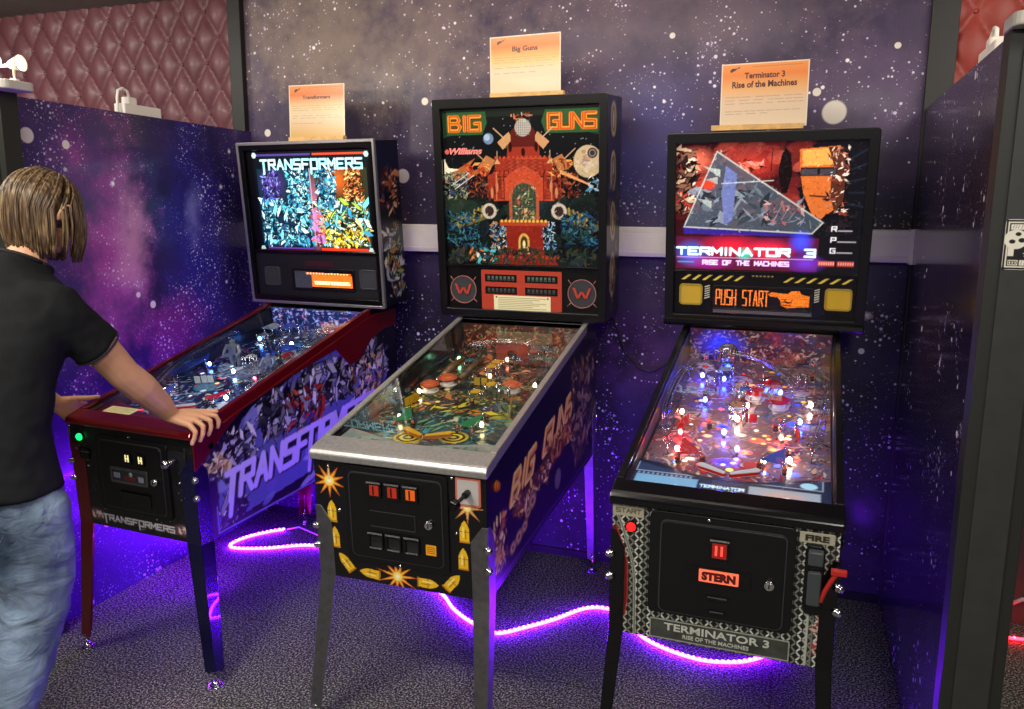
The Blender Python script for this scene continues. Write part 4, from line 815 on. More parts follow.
# planet with crater, lower moon
c.ell(.285, .640, .058, .062, 'c8b48c', .4)
for _ in range(26):
    a = r.uniform(0, 6.28); q = r.uniform(0, .045); c.ell(.285+q*math.cos(a), .640+q*math.sin(a), r.uniform(.006, .018), r.uniform(.004, .01), r.choice(['e0d0b0', 'a88c70', 'c09078', 'd8c8c0', '8a7468']), .3, al=.6)
c.ell(.303, .672, .02, .02, '3a3438', .2); c.ring(.303, .672, .012, .003, 'a89888', .2); c.ell(-.16, .56, .014, .016, '5a5450', .2)
# fortress
RD = '9a3220'; RD2 = 'c04a2c'; RD3 = '5a1a14'; YL = 'd8a050'
for sx in (-1, 1):
    c.poly([(sx*.03+.018, .74), (sx*.065+.018, .735), (sx*.07+.018, .66), (sx*.12+.018, .655), (sx*.125+.018, .60), (sx*.155+.018, .59), (sx*.16+.018, .50), (sx*.09+.018, .49), (.018, .49), (.018, .74)], RD, .45)
    c.poly([(sx*.085+.018, .69), (sx*.11+.018, .72), (sx*.06+.018, .76), (sx*.045+.018, .73)], 'c89868', .4); c.line([(sx*.08+.018, .735), (sx*.125+.018, .775)], .004, 'd0b088', .4)
    c.poly([(sx*.15+.018, .60), (sx*.20+.018, .62), (sx*.16+.018, .67), (sx*.12+.018, .65)], 'b87848', .4); c.line([(sx*.17+.018, .65), (sx*.215+.018, .69)], .004, 'c8a078', .4)
    c.shards((min(sx*.14, sx*.26), max(sx*.14, sx*.26), .50, .60), 120, .024, ['8a3a28', '5a2018', 'a85a38', '301414'], 70+sx, .35, '140808')
    # big gun barrels
    c.line([(sx*.30+.01, .39), (sx*.16+.015, .44)], .050, '6a6238', .4); 
    for k in range(7): c.line([(sx*(.29-.018*k)+.012, .375+.0075*k), (sx*(.285-.018*k)+.012, .42+.0075*k)], .006, 'b09a48', .35)
    c.ring(sx*.150+.016, .445, .026, .012, 'c8c0b0', .45); c.ell(sx*.150+.016, .445, .017, .022, '3a2828', .3)
    c.shards((min(sx*.18, sx*.33), max(sx*.18, sx*.33), .30, .44), 230, .028, ['1c4a70', '2a6a90', '12283c', '3a8090', '0c1820', '28483a'], 75+sx, .35, '060c10')
    c.shards((min(sx*.06, sx*.14)+.01, max(sx*.06, sx*.14)+.01, .29, .40), 130, .024, ['5a98c8', 'a0c8e0', '24507a', 'd8e4e8', '10202c'] if sx > 0 else ['e0e8ec', '88b0cc', '3a6890', 'c88848', '10202c'], 78+sx, .5, '081018')
c.poly([(-.035, .76), (-.035, .70), (.07, .70), (.07, .76), (.055, .775), (-.02, .775)], RD3, .35)
c.ell(.018, .775, .034, .034, 'b8b4ac', .45); c.noise(.12, 8, 1)
for a in range(-3, 4):
    c.line([(.018-.03, .775+a*.009), (.018+.03, .775+a*.009)], .0014, '6a6660', .3); c.line([(.018+a*.009, .745), (.018+a*.009, .805)], .0014, '6a6660', .3)
c.shards((-.03, .065, .80, .83), 22, .025, ['c87048', 'e0a070', '8a3a28', 'a8c0a0'], 79, .4)
for z in (.655, .60, .49): c.line([(-.11+.1*(z > .65), z), (.145-.1*(z > .65)*.3, z)], .006, RD2, .5)
for k in range(13): c.rect(-.105+.019*k, -.097+.019*k, .655, .665, RD2, .5); c.rect(-.105+.019*k, -.100+.019*k, .595, .61, RD3, .3)
for x in (-.09, -.06, .095, .125): c.rect(x-.008, x+.008, .56, .585, '180c0c', .2); c.rect(x-.006, x+.006, .565, .58, 'b06848', .3)
c.poly([(-.07, .49), (-.075, .56), (-.04, .60), (.018, .63), (.075, .60), (.11, .56), (.105, .49)], RD2, .5)
for j in range(22):
    for i in range(-8, 12):
        x = .018+.016*i+.008*(j % 2); z = .495+.0075*j; w2 = .11-.035*(z > .655)-.03*(z > .60)
        if abs(x-.018) < w2 and (abs(x-.018) > .085 or z > .60): c.line([(x-.006, z), (x+.005, z)], .0012, ('5a1a12', 'c86848')[(i*3+j) % 2], .35)
for sx in (-1, 1):
    for k in range(5): c.ell(.018+sx*(.105+.011*k), .555-.012*k, .006, .022, ('6a2418', 'd08858')[k % 2], .4)
    c.line([(.018+sx*.085, .49), (.018+sx*.085, .60)], .004, '4a140e', .3); c.line([(.018+sx*.118, .49), (.018+sx*.118, .60)], .005, 'd07850', .45)
    c.ell(.018+sx*.055, .70, .008, .02, '2a0c08', .2); c.ell(.018+sx*.0, .68, .008, .016, '2a0c08', .2)
    c.poly([(.018+sx*.098, .635), (.018+sx*.112, .655), (.018+sx*.126, .635)], 'd8a068', .45); c.line([(.018+sx*.112, .65), (.018+sx*.112, .685)], .003, 'c8a880', .4)
# arched leaded window
c.rect(-.046, .082, .40, .50, 'b8583a', .5); c.ell(.018, .50, .064, .072, 'b8583a', .5); c.rect(-.034, .070, .405, .50, '3c4a38', .6); c.ell(.018, .50, .052, .058, '3c4a38', .6)
c.shards((-.025, .06, .41, .54), 60, .025, ['8a9a60', 'c8a878', '5a7a58', 'd8d0a0', 'a85a48', '4a6a6a'], 80, .7)
for a in range(-3, 4): c.line([(.018+a*.015, .405), (.018+a*.015, .55)], .0015, '20140c', .2)
for z in (.43, .46, .49, .52): c.line([(-.034, z), (.07, z)], .0015, '20140c', .2)
c.rect(-.09, .12, .385, .405, 'b04428', .5)
for k in range(12): c.ell(-.08+.0172*k, .405, .006, .006, 'e8b850', .6)
c.poly([(-.06, .385), (.095, .385), (.10, .27), (.15, .255), (.16, .225), (-.12, .225), (-.09, .265), (-.06, .27)], '8a2418', .5)
c.ell(.015, .32, .024, .035, 'd8a858', .6); c.rect(-.009, .039, .27, .32, 'd8a858', .6); c.ell(.015, .318, .015, .026, '4a3a18', .4); c.rect(0, .030, .27, .32, '4a3a18', .4); c.ell(.015, .31, .006, .016, 'f0e0a0', .7)
for k in range(18): c.rect(-.115+.016*k, -.108+.016*k, .252, .262, 'b84a30', .5); c.line([(-.11+.016*k, .228), (-.104+.016*k, .244)], .003, '4a1410', .3)
# blasts
c.poly([(-.33, .63), (-.30, .60), (-.19, .66), (-.24, .60), (-.12, .63), (-.20, .585), (-.33, .56)], 'b06030', .4); c.poly([(-.33, .66), (-.31, .62), (-.26, .615), (-.31, .60), (-.33, .57)], 'f0e8c8', .7)
c.shards((-.24, -.13, .59, .64), 24, .03, ['d8683a', 'a83a20', 'f0a050'], 82, .5); c.shards((.13, .22, .58, .65), 30, .03, ['d8683a', 'f0a850', '8a3018', '5a8048'], 83, .5)
c.poly([(.17, .61), (.29, .555), (.31, .54), (.17, .595)], 'e0a060', .5); c.shards((.29, .335, .53, .58), 16, .03, ['a8c8d8', '5a8aa8', 'e8e8e0'], 84, .4)
c.shards((-.33, -.23, .50, .60), 130, .028, ['38507a', '8a9060', 'b8c0b0', '1c2838', '5a6848'], 85, .35, '080c10'); c.line([(-.30, .55), (-.22, .60)], .003, 'd8d8d8', .5); c.line([(-.285, .535), (-.2, .59)], .003, 'd8d8d8', .5)
c.shards((-.33, .33, .23, .29), 260, .03, ['2a3c2c', '3a3a28', '182420', '4a4030', '203040'], 86, .25)
c.shards((-.23, -.12, .24, .30), 34, .04, ['3aa0b0', '58c0c8', 'd87838', '184858', 'e8e0d0'], 87, .5, '081010')
c.fine((-.33, .33, .225, .66), 900, 5, sz=.007); c.ell(-.315, .686, .010, .010, 'd86a60', .5); c.a[..., 3] *= .55; c.a[..., :3] *= .85
bgB = c.build('backglass', fronty(.006), BACKL, B, BB, label='dim backglass with red fortress, planets and gun barrels')
text_at('lettering', 'Williams', -.303, .0052, .675, .03, mat('pink_red_ink', 'd88078', .4, emis='c86058', es=.35), B, BB, .145, .026, bold=.0012, shear=.3)
mk('backglass_edge', MB().box((-.342, .0065, .215), (.342, .012, .862)), BLKG, B, BB)
# score panel
q = mk('score_panel', MB().prism(rr(-.177, .177, .026, .200, .003), 'y', -.001, .006), mat('score_red', 'a83a28', .4, emis='a83020', es=.18), B, BB)
for x0 in (-.160, .018):
    for z0 in (.150, .098):
        s = CV(0, .142, 0, .032, .0018, '14100f'); s.rect(.004, .138, .004, .028, '1e1a18')
        for k in range(7): s.rect(.012+.018*k, .022+.018*k, .008, .025, '4a5a50' if z0 > .12 else '3a3e40', .35); s.rect(.014+.018*k, .020+.018*k, .010, .015, '14100f')
        s.build('score_display', lambda X, Z, x0=x0, z0=z0: (x0+X, np.full_like(X, -.0014), z0+Z), SCREEN, q)
s = CV(0, .255, 0, .066, .002, 'd8cfa8')
for k in range(7): s.line([(.02, .056-.0075*k), (.235-.03*(k % 3), .056-.0075*k)], .0022, '6a7048')
s.ell(.012, .058, .004, c='3a3020'); s.ell(.243, .058, .004, c='3a3020')
s.build('instruction_card', lambda X, Z: (-.122+X*.985, np.full_like(X, -.0016), .028+Z), print_mat('paper_card', .6, glow=.5, allglow=.25), B, BB)
for x in (-.262, .262):
    g = MB(); n = 40; ri = lambda rad: [(x+rad*math.cos(2*math.pi*k/n), .112+rad*math.sin(2*math.pi*k/n)) for k in range(n)]
    ringp(ri(.060), ri(.057), 'y', .0005, .005, g)
    o = mk('speaker', g, mat('pink_line', 'a87068', .4), B, BB)
    mk('speaker_grille', MB().cyl((x, .0035, .112), (x, .0045, .112), .057, n=40), GRL, o)
    w_ = MB(); P = [(x-.034, .136), (x-.017, .092), (x, .122), (x+.017, .092), (x+.034, .136)]
    for a, b_ in zip(P[:-1], P[1:]): d_ = .005; w_.prism([(a[0]-d_, a[1]), (a[0]+d_, a[1]), (b_[0]+d_, b_[1]), (b_[0]-d_, b_[1])], 'y', -.001, .003)
    mk('speaker_emblem', w_, mat('emblem_red', 'b04030', .4, emis='b03828', es=.1), o)
    for (a, b_, c_, d_) in ((-.045, .075, -.062, .058), (.045, .075, .062, .058), (-.045, .15, -.058, .168), (.045, .15, .058, .168)):
        mk('pin_line', MB().tube([(x+a, .003, b_), (x+c_, .003, d_)], .0016, 6), mat('pink_line', 'a87068'), o)
c = CV(0, .225, 0, .88, .004, '0c0c12')
for z, h_ in ((.80, .085), (.60, .10), (.40, .10), (.18, .12)): c.ell(.10, z, .05, h_*.8, 'b8a468'); c.ell(.10, z, .032, h_*.6, '5a4428'); c.ell(.10, z, .014, h_*.4, 'd0bc80')
c.shards((.03, .20, .02, .6), 60, .05, ['8a7048', 'a89060', '5a4830', '2a2420'], 91, None, '100c08')
c.build('side_print', lambda X, Z: (np.full_like(X, .3662), X, Z), PRINT, B, BB)
# cabinet side artwork
c = CV(0, 1.33, .497, 1.085, .0038, '0b0b16')
pal = ['e0a030', 'f0c850', 'b06820', '7a4018', 'f8e090']
def word(cv, tx, y, z, w_, h_, rot, sh, cols):
    for col, tt in cols: cv.text(tx, y, z, w_, h_, col, h_*tt, gap=.28, shear=sh, rot=rot)
word(c, 'BIG GUNS', .20, .705, .72, .100, .12, .5, (('4a1c10', .40), ('f0a030', .28), ('ffe080', .12)))
c.poly([(.20, .69), (.98, .80), (.90, .70), (.28, .63)], '5a2c14'); c.shards((.22, .62, .64, .72), 70, .06, pal, 92, None, '2a1408'); c.shards((.6, .95, .70, .78), 60, .06, ['c87828', '8a4820', 'e8b050'], 93, None, '2a1408')
for y, z, r_ in ((.215, .565, .022), (.275, .575, .026), (.335, .585, .022), (.42, .64, .030), (.37, .62, .022)): c.ell(y, z, r_*1.4, r_, '8a6838'); c.ell(y, z, r_, r_*.65, 'd0a860'); c.ell(y, z, r_*.5, r_*.35, '5a3818')
c.ell(.07, .60, .055, .05, 'c8901c'); c.shards((.03, .16, .55, .72), 60, .07, pal+['a03020', 'f0d0a0'], 94, None, '301808'); c.ell(.73, .60, .04, .04, '6a6a58')
c.shards((.92, 1.28, .58, .98), 150, .09, ['8a6a40', 'a88858', '5a4428', '3a2c20', 'c0a878'], 95, None, '181008')
c.line([(.02, .515), (1.3, .515)], .006, '5a3a78')
c.build('side_artwork', clampz(lambda y: cfB['zf']-.020+(cfB['zg']-cfB['zf'])*np.minimum(y, 1.17)/1.17), PRINT, B, LB, label='black side printed with orange slanted lettering and a gun')
# front artwork: shells and bursts
c = CV(-.284, .284, .494, .868, .0019, '09090c')
def star(x, z, R1, R2_, n, col, c2, rot=0):
    for RR, q in ((1, col), (.72, c2)):
        c.poly([(x+(R1 if k % 2 == 0 else R2_)*RR*math.cos(rot+k*math.pi/n+math.pi/2), z+(R1 if k % 2 == 0 else R2_)*RR*math.sin(rot+k*math.pi/n+math.pi/2)) for k in range(2*n)], q)
    c.ell(x, z, R2_*.75, c='f8e070'); c.ell(x, z, R2_*.35, c='fff8d0')
def shell(x, z, L, W, a):
    ca, sa = math.cos(a), math.sin(a); T = lambda u, v: (x+u*ca-v*sa, z+u*sa+v*ca)
    c.poly([T(-L/2, -W*.55), (T(-L/2, W*.55)), T(-L*.42, W*.5), T(L*.12, W*.5), T(L*.35, W*.28), T(L/2, 0), T(L*.35, -W*.28), T(L*.12, -W*.5), T(-L*.42, -W*.5)], 'e8b81c')
    c.line([T(-L*.46, -W*.5), T(-L*.46, W*.5)], .005, 'b87018'); c.line([T(.0, -W*.5), T(.0, W*.5)], .0025, '8a5810'); c.line([T(-L*.3, -W*.12), T(L*.1, -W*.12)], .003, '9a6810'); c.line([T(-L*.25, W*.15), T(L*.2, W*.15)], .004, 'f8e890')
star(-.234, .815, .060, .022, 10, 'b85818', 'f0a830'); star(-.014, .527, .075, .020, 11, 'c86018', 'f0b038', .2); star(.224, .785, .055, .016, 8, 'b87838', 'e0b070')
c.line([(-.234, .82), (-.234, .87)], .004, 'e0c890')
for x, z, a in ((-.231, .715, 1.57), (-.226, .628, 1.57), (-.193, .548, 2.25), (-.110, .522, 3.05), (.088, .520, -.02), (.170, .538, .85), (.207, .620, 1.57), (.213, .708, 1.57)): shell(x, z, .072, .030, a)
c.build('front_artwork', fronty(-.0012), PRINT, B, LB)
dB = coin_door(B, LB, -.180, .165, .562, .876, (-.158, .145, .585, .856))
RL = mat('slot_lamp_red', '5a1410', .3, emis='d83818', es=.45)
for i, x in enumerate((-.070, -.010, .050)):
    q = MB(); q.prism(rr(x-.024, x+.024, .785, .835, .003), 'y', -.0195, -.0135); q.box((x-.024, -.023, .832), (x+.024, -.0195, .838), 1); q.box((x-.014, -.0205, .793), (x+.016, -.0195, .826), 2); q.box((x-.004, -.022, .795), (x+.001, -.0205, .824), 0)
    mk('coin_slot', q, [BLKG, CHROME, RL if i < 2 else mat('slot_lamp_orange', '8a3a10', .3, emis='f06818', es=.6)], dB, bevel=.001)
for i, x in enumerate((-.073, -.013, .048)):
    q = MB(); ringp(rr(x-.025, x+.025, .618, .672, .003), rr(x-.020, x+.020, .624, .664, .003), 'y', -.020, -.0135, q); q.box((x-.025, -.024, .668), (x+.025, -.020, .674), 1); q.box((x-.020, -.022, .620), (x+.020, -.016, .625), 1); q.box((x-.02, -.0145, .624), (x+.02, -.0136, .664), 2)
    mk('coin_return', q, [BLKG, CHROME, RUBBER], dB, bevel=.001)
q = MB(); q.box((-.09, -.0155, .69), (.06, -.0135, .692)); q.box((-.09, -.0155, .74), (.06, -.0135, .742)); q.box((.059, -.0155, .69), (.061, -.0135, .742)); mk('door_emboss', q, mat('edge_grey'), dB)
s = CV(0, .034, 0, .034, .0012, 'e8a020'); [s.line([(.005, .008+.006*k), (.029, .008+.006*k)], .002, '7a3c08') for k in range(4)]
s.build('price_sticker', lambda X, Z: (X+.092, np.full_like(X, -.0142), Z+.622), print_mat('sticker_print', .4), dB)
lock(dB, .108, .722)
l = None; l0[:] = [B, LB]; bolt(l, -.012, .872, 0, .005); bolt(l, -.205, .72, 0); bolt(l, .188, .70); bolt(l, .0, .568, -.008, .005); bolt(l, .178, .872, 0, .006); bolt(l, -.234, .862)
q = MB(); q.prism(rr(.190, .268, .792, .878, .004), 'y', -.005, 0); q.prism(rr(.196, .262, .798, .872, .004), 'y', -.006, -.005, 1); mk('plunger_plate', q, [mat('orange_red_edge', 'c86a58', .4), mat('white_plate', 'b8b4b0', .45)], B, LB)
q = MB(); q.cyl((.229, -.006, .835), (.229, -.030, .835), .010, n=16, m=1); q.cyl((.229, -.030, .835), (.225, -.075, .832), .0055, n=12, m=1); q.tube([(.225, -.075, .832), (.224, -.085, .832), (.223, -.098, .831), (.223, -.103, .831)], [.009, .017, .015, .006], 18, 0); mk('plunger', q, [BLKG, DARK], B, LB)
flipper_button(B, LB, .075, .83, mat('orange_button', 'b85818', .3))
PB, LfB = pf_matrix(cfB, LB)
BP = ['6a7a40', '3a5a48', 'a85a30', '204838', 'c89048', '2a3a3a', '8a3a24', '5a8a60', 'c8b070', '384c6a']
c = base_field(BP, 101, LfB, '1c2a24', [('e8d080', .25), ('d84028', .25), ('e0e0c0', .2), ('f0a838', .25)], 1.3)
c.poly([(-.26, .15), (-.26, .34), (-.1, .42), (.12, .42), (.2, .36), (.26, .3), (.26, .15)], '2a4a50', al=.6)
c.shards((-.24, .22, .18, .42), 120, .06, ['3a8a98', '2a5a68', 'c8c8a0', '6a9a70', '18302c'], 102, None, '081010')
for x, y in ((-.075, .20), (.07, .235)):
    for k, q in enumerate(('c8a828', '1a1a0c', 'd8c038', '1a1a0c', 'e8d048')): c.ell(x, y, .050-.010*k, .044-.009*k, q)
c.shards((-.2, .2, .42, .62), 80, .07, ['d8c838', 'a8a030', '5a7a30', 'c07830', '2a3a18'], 103, None, '101408'); c.shards((-.22, .22, .8, 1.05), 90, .08, ['a84828', 'c06a40', '7a2c1c', 'e0a070', '3a1c14'], 104, None, '140806')
c.build('playfield', lambda X, Z: (X, Z, np.zeros_like(X)), FIELD, B, PB)
mk('playfield_board', MB().box((-.264, 0, -.014), (.264, LfB, -.001)), mat('plywood', '6a5238', .6), B, PB)
apB = apron(B, PB, mat('grey_apron', '8c948c', .45, noise=.2, nscale=40), None)
s = CV(-.24, .24, 0, .08, .003, '7c8880'); s.shards((-.24, .24, 0, .08), 70, .05, ['a0a898', '5a6a60', 'c8b868', '8a9a88', '4a5a50'], 105); s.ell(-.02, .03, .03, .022, 'd0b030'); s.ell(-.02, .03, .018, .013, '201c08')
s.build('apron_print', lambda X, Z: (X, np.minimum(Z*1.7+.005, .085+.25*np.clip(np.abs(X)-.05, 0, .5)), np.full_like(X, .0306)), PRINT, apB)
flipper(B, PB, -.085, .215, -.5, YLP, mat('orange_rubber', 'b86020', .5)); flipper(B, PB, .065, .215, math.pi+.5, YLP, mat('orange_rubber', 'b86020', .5))
plastic(B, PB, [(-.15, .25), (-.09, .27), (-.15, .38)], .03, GNP); plastic(B, PB, [(.13, .25), (.07, .27), (.13, .38)], .03, GNP)
ramp(B, PB, [(-.03, .55, .02), (-.06, .75, .06), (-.12, .92, .07), (-.20, .85, .07), (-.225, .65, .06), (-.22, .40, .04)], .045, CLR); ramp(B, PB, [(.05, .55, .02), (.10, .75, .06), (.17, .93, .07), (.225, .80, .07), (.225, .55, .05), (.21, .35, .03)], .04, CLR)
wire_ramp(B, PB, [(-.15, .95, .07), (-.05, 1.02, .07), (.08, 1.02, .07), (.17, .96, .07)], CHROME)
for x, y in ((-.13, .66), (-.17, .58), (.13, .64)): bumper(B, PB, x, y, ORP, 0)
for x in (-.17, -.09): 
    q = MB(); q.tube([(x, .68, .02), (x+.02, .74, .05), (x+.05, .80, .07)], [.018, .016, .010], 16); q.cyl((x, .68, 0), (x, .68, .03), .02, .018, 16); mk('toy_cannon', q, mat('bronze_cannon', '7a5a38', .35, .5), B, PB)
posts(B, PB, [(-.15, .25), (-.09, .27), (-.15, .38), (.13, .25), (.07, .27), (.13, .38), (-.03, .5), (.03, .5), (-.1, .8), (.1, .8), (-.2, 1.0), (.2, 1.02), (.0, .88)], ORP, RUBBER)
targets(B, PB, [(-.20, .45, 1.3), (-.193, .475, 1.3), (-.186, .50, 1.3), (.19, .45, 1.8), (.184, .475, 1.8), (.178, .50, 1.8), (-.03, .70, 0), (0, .70, 0), (.03, .70, 0)], YLP)
for i in range(12):
    r = random.Random(140+i); x, y = r.uniform(-.2, .2), r.uniform(.5, 1.05); s_ = r.uniform(.03, .05)
    plastic(B, PB, [(x, y), (x+s_, y+s_*.3), (x+s_*1.1, y+s_*.8), (x+s_*.2, y+s_)], r.uniform(.035, .06), r.choice([GNP, ORP, CLR, YLP, mat('teal_plastic', '2a7a78', .3)]))
# little fortress at the head of the table
q = MB(); q.box((-.07, 1.02, 0), (.07, 1.06, .06)); [q.box((-.07+.032*k, 1.02, .06), (-.054+.032*k, 1.06, .072)) for k in range(5)]; q.prism(rr(-.02, .02, .0, .04, .015), 'y', 1.015, 1.02, 1); mk('toy_fortress', q, [mat('brick_red', '8a3420', .5), BLKG], B, PB, bevel=.001)
bulbs(B, PB, [(-.16, .31, 'ffe0a0', 7), (.14, .31, 'ffe0a0', 7), (-.2, .55, 'ffe8c0', 8), (.0, .76, 'ffc080', 7), (.2, .7, 'ffe8c0', 8), (.0, .96, 'ff9060', 7), (-.2, .93, 'a0ffc0', 6)], 'B')
bp_ = CV(-.262, .262, 0, .12, .004, '4a2018'); bp_.shards((-.26, .26, 0, .12), 380, .024, ['8a3a24', 'c06a40', '2a1410', '6a7a50'], 161, .2)
bp_.build('rear_panel', lambda X, Z: (X, np.full_like(X, LfB-.004), Z*.9), BACKL, B, PB)
mk('score_strip', MB().box((-.262, LfB-.003, 0), (.262, LfB+.002, .108)), BLKG, B, PB)
#SECTION t3
# ================= right machine: red lit backglass, diamond-plate front
cfC = dict(label='rightmost pinball machine with diamond-plate front and glowing orange PUSH START display', loc=(-.14625, 2.0404, 0), rz=-.01401, lean=.01879, th=.1127,
    zb=.4923, zf=.898, zg=1.165, lbh=.032, yB=1.2069, zB=1.1881, Hb=.718, D=.15, taper=1.0, zs=.196, lb=.055, rail_h=.026, legtop=.79, legw=.040, frame=(.032, .032, .03, .034),
    cab_mat=BGM, box_mat=BLK, rail_mat=BLKG, panel_mat=BLKG, frame_mat=BLK, lip=BLKG, leg_mat={k: BLKG for k in ((-1, 0), (1, 0), (-1, 1), (1, 1))},
    feet={(-1, 0): (-.312, -.05), (1, 0): (.312, -.05), (-1, 1): (-.30, 1.33), (1, 1): (.30, 1.33)})
C, LC, BC_, topC = make_machine(cfC)
c = CV(-.335, .335, .205, .684, .0022, '120a0e')
c.rect(-.335, .335, .205, .684, '3a0f14', .35); c.rect(.10, .335, .205, .684, '12121a', .25)
r = random.Random(4)
for _ in range(50): c.ell(r.uniform(-.33, .12), r.uniform(.42, .68), r.uniform(.02, .07), r.uniform(.01, .05), r.choice(['8a2a20', 'b84030', '5a1818', 'c85a48', '701c1c']), .7, al=.5, rot=r.random())
c.ell(-.26, .62, .08, .06, 'e06a50', .9, soft=.9); c.ell(-.05, .60, .12, .06, 'b83428', .8, soft=.9)
c.shards((-.33, -.26, .42, .66), 90, .05, ['c8a888', '5a4038', 'e8d8c0', '2a1818', '8a6048', '100808'], 201, .5, '180808')       # pale metal debris at the left
c.poly([(.035, .58), (.045, .64), (.06, .66), (.075, .64), (.085, .57), (.07, .50), (.05, .50)], '14080a', .2); c.line([(.01, .58), (.012, .66)], .003, '14080a')
c.ell(-.06, .60, .045, .014, 'd06048', .8); c.shards((-.10, -.02, .58, .62), 14, .03, ['5a1410', 'f09080', '2a0808'], 202, .6)
# orange lit plain shield shape, sparkling right rim
c.poly([(.105, .655), (.24, .665), (.262, .60), (.262, .50), (.235, .44), (.19, .405), (.16, .42), (.125, .50), (.11, .58)], 'c8682c', .75); c.poly([(.115, .65), (.23, .66), (.235, .60), (.118, .595)], 'e89848', .9)
c.poly([(.20, .66), (.25, .66), (.265, .58), (.262, .47), (.235, .43), (.215, .50), (.222, .6)], '5a2c1c', .5); c.rect(.112, .235, .560, .590, '1c1416', .3); c.rect(.115, .168, .564, .585, '4a4650', .3); c.rect(.178, .232, .564, .585, '4a4650', .3)
c.shards((.205, .275, .42, .66), 90, .025, ['f0d0b8', 'c88060', '8a3a28', 'ffe8d8', '301818'], 203, .6, '100808'); c.line([(.15, .49), (.205, .485)], .006, '5a1c14', .4)
for k in range(5): c.line([(.28, .62-.04*k), (.33, .65-.05*k)], .006, '1e2a38', .3)
c.shards((.17, .30, .355, .42), 30, .05, ['18181e', '2a2028', '0c0c10'], 204)
# tilted pale glass wedge print
W4 = [(-.185, .652), (.20, .392), (.165, .352), (-.30, .372)]
c.poly(W4, '4a5a68', .45, al=.8); c.shards((-.25, .05, .39, .52), 60, .07, ['6a7a88', '38444e', '8a98a8', '2a3038', '4a5460'], 205, .35); c.poly([(-.305, .372), (.165, .352), (.15, .34), (-.30, .345)], '2a2ab0', .6, al=.6)
for a, b_ in (((-.235, .60), (-.17, .585)), ((-.225, .55), (-.18, .56)), ((-.255, .48), (-.2, .47))): c.poly([a, b_, (b_[0], b_[1]-.028)], 'a8b8b0', .5)
c.ell(-.215, .53, .035, .025, 'c83a20', .8, soft=.6); c.poly([(-.15, .60), (-.11, .57), (-.12, .40), (-.15, .38), (-.165, .50)], '6a78b0', .5)
c.line([(-.165, .535), (.02, .545)], .003, 'c8d0d0', .5); c.shards((.0, .13, .38, .47), 40, .03, ['b06a68', '5a3a48', 'c8a8a8', '8a90a8'], 206, .4); c.line(W4+[W4[0]], .005, 'b8bcb4', .6)
for k in range(6): c.line([(.06+.02*k, .47-.02*k), (.03+.025*k, .40)], .0018, '9aa0a0', .5)
# logo band
c.rect(-.33, .19, .21, .335, '5a1438', .6)
c.ell(-.27, .27, .07, .06, '2060c8', 1, soft=.9); c.ell(-.12, .30, .14, .05, 'd01c30', 1, soft=.9); c.ell(.02, .285, .10, .05, 'f02840', 1, soft=.9); c.ell(.13, .32, .05, .05, '3a48f0', 1.3, soft=.9); c.ell(.15, .24, .08, .04, '6a30c0', .9, soft=.9); c.ell(-.07, .27, .035, .03, '20c8a0', .8, soft=.8); c.ell(-.2, .235, .1, .03, 'a02090', .8, soft=.9)
c.text('TERMINATOR 3', -.325, .262, .505, .034, 'c8f0ff', .0085, gap=.3, g=1.3); c.line([(-.325, .255), (.175, .255)], .002, 'e0a8e0', .9)
c.text('RISE OF THE MACHINES', -.225, .226, .315, .020, 'f0c8ff', .0048, gap=.3, g=1.0); c.line([(-.32, .236), (-.26, .236)], .004, '4a90d0', .9)
c.fine((-.33, .32, .34, .68), 900, 15, sz=.006)
for ch, z, w_ in (('R', .372, .045), ('P', .332, .06), ('G', .292, .05)):
    c.text(ch, .232, z-.012, .016, .020, 'e8e8e8', .004, g=.8); c.line([(.255, z-.009), (.255+w_, z-.009)], .005, 'a8a8a8', .5)
c.rect(.192, .250, .232, .252, 'b84038', .7); c.rect(.258, .316, .232, .252, 'a83830', .7)
for k in range(7): c.rect(.196+.008*k, .200+.008*k, .237, .247, 'f0b0a0', .7); c.rect(.262+.008*k, .266+.008*k, .237, .247, 'e0a090', .7)
c.build('backglass', fronty(.006), BACKL, C, BC_, label='backlit red glass with a blue-white film title and tilted pale wedge')
mk('backglass_edge', MB().box((-.342, .0065, .20), (.342, .012, .69)), BLKG, C, BC_)
# speaker panel
s = CV(-.335, .335, .03, .192, .0022, '0a0a0c')
for x0, x1 in ((-.305, -.065), (.075, .320)):
    for k in range(6):
        w_ = (x1-x0)/6; a = x0+w_*k; s.poly([(a, .167), (a+.013, .167), (a+w_, .187), (a+w_-.013, .187)], 'd8c048', .25)
for k in range(6): s.ell(-.035+.014*k, .190-.002, .004, .003, 'd8c070', .2)
for x in (-.205, .197):
    for k in range(6): s.poly([(x-.009, .092+.009*k), (x+.009, .098+.009*k), (x+.009, .102+.009*k), (x-.009, .096+.009*k)], 'c8c8b0', .2)
s.build('panel_print', fronty(.0035), BACKL, C, BC_)
YG = mat('yellow_grille', 'c8a81c', .55, emis='b89010', es=.12, bump=.3, bscale=900); YR = mat('yellow_ring', 'a8902c', .4)
speaker(C, BC_, -.312, -.222, .066, .150, YR, YG); speaker(C, BC_, .225, .320, .066, .150, YR, YG)
d = CV(0, 1.0, 0, .26, .0045, '24211f'); d.a[..., 3] = .35
d.text('PUSH START', .015, .035, .55, .195, 'ff8430', .0145, gap=.5, g=1.6)
d.poly([(.56, .19), (.60, .215), (.76, .20), (.80, .235), (.88, .24), (.90, .20), (.985, .18), (.985, .05), (.88, .045), (.76, .03), (.70, .06), (.69, .12), (.66, .155), (.58, .165)], 'f88024', 1.3)
for p in ([(.70, .13), (.82, .13)], [(.70, .095), (.80, .095)], [(.72, .06), (.80, .06)]): d.line(p, .010, '8a3008', .6)
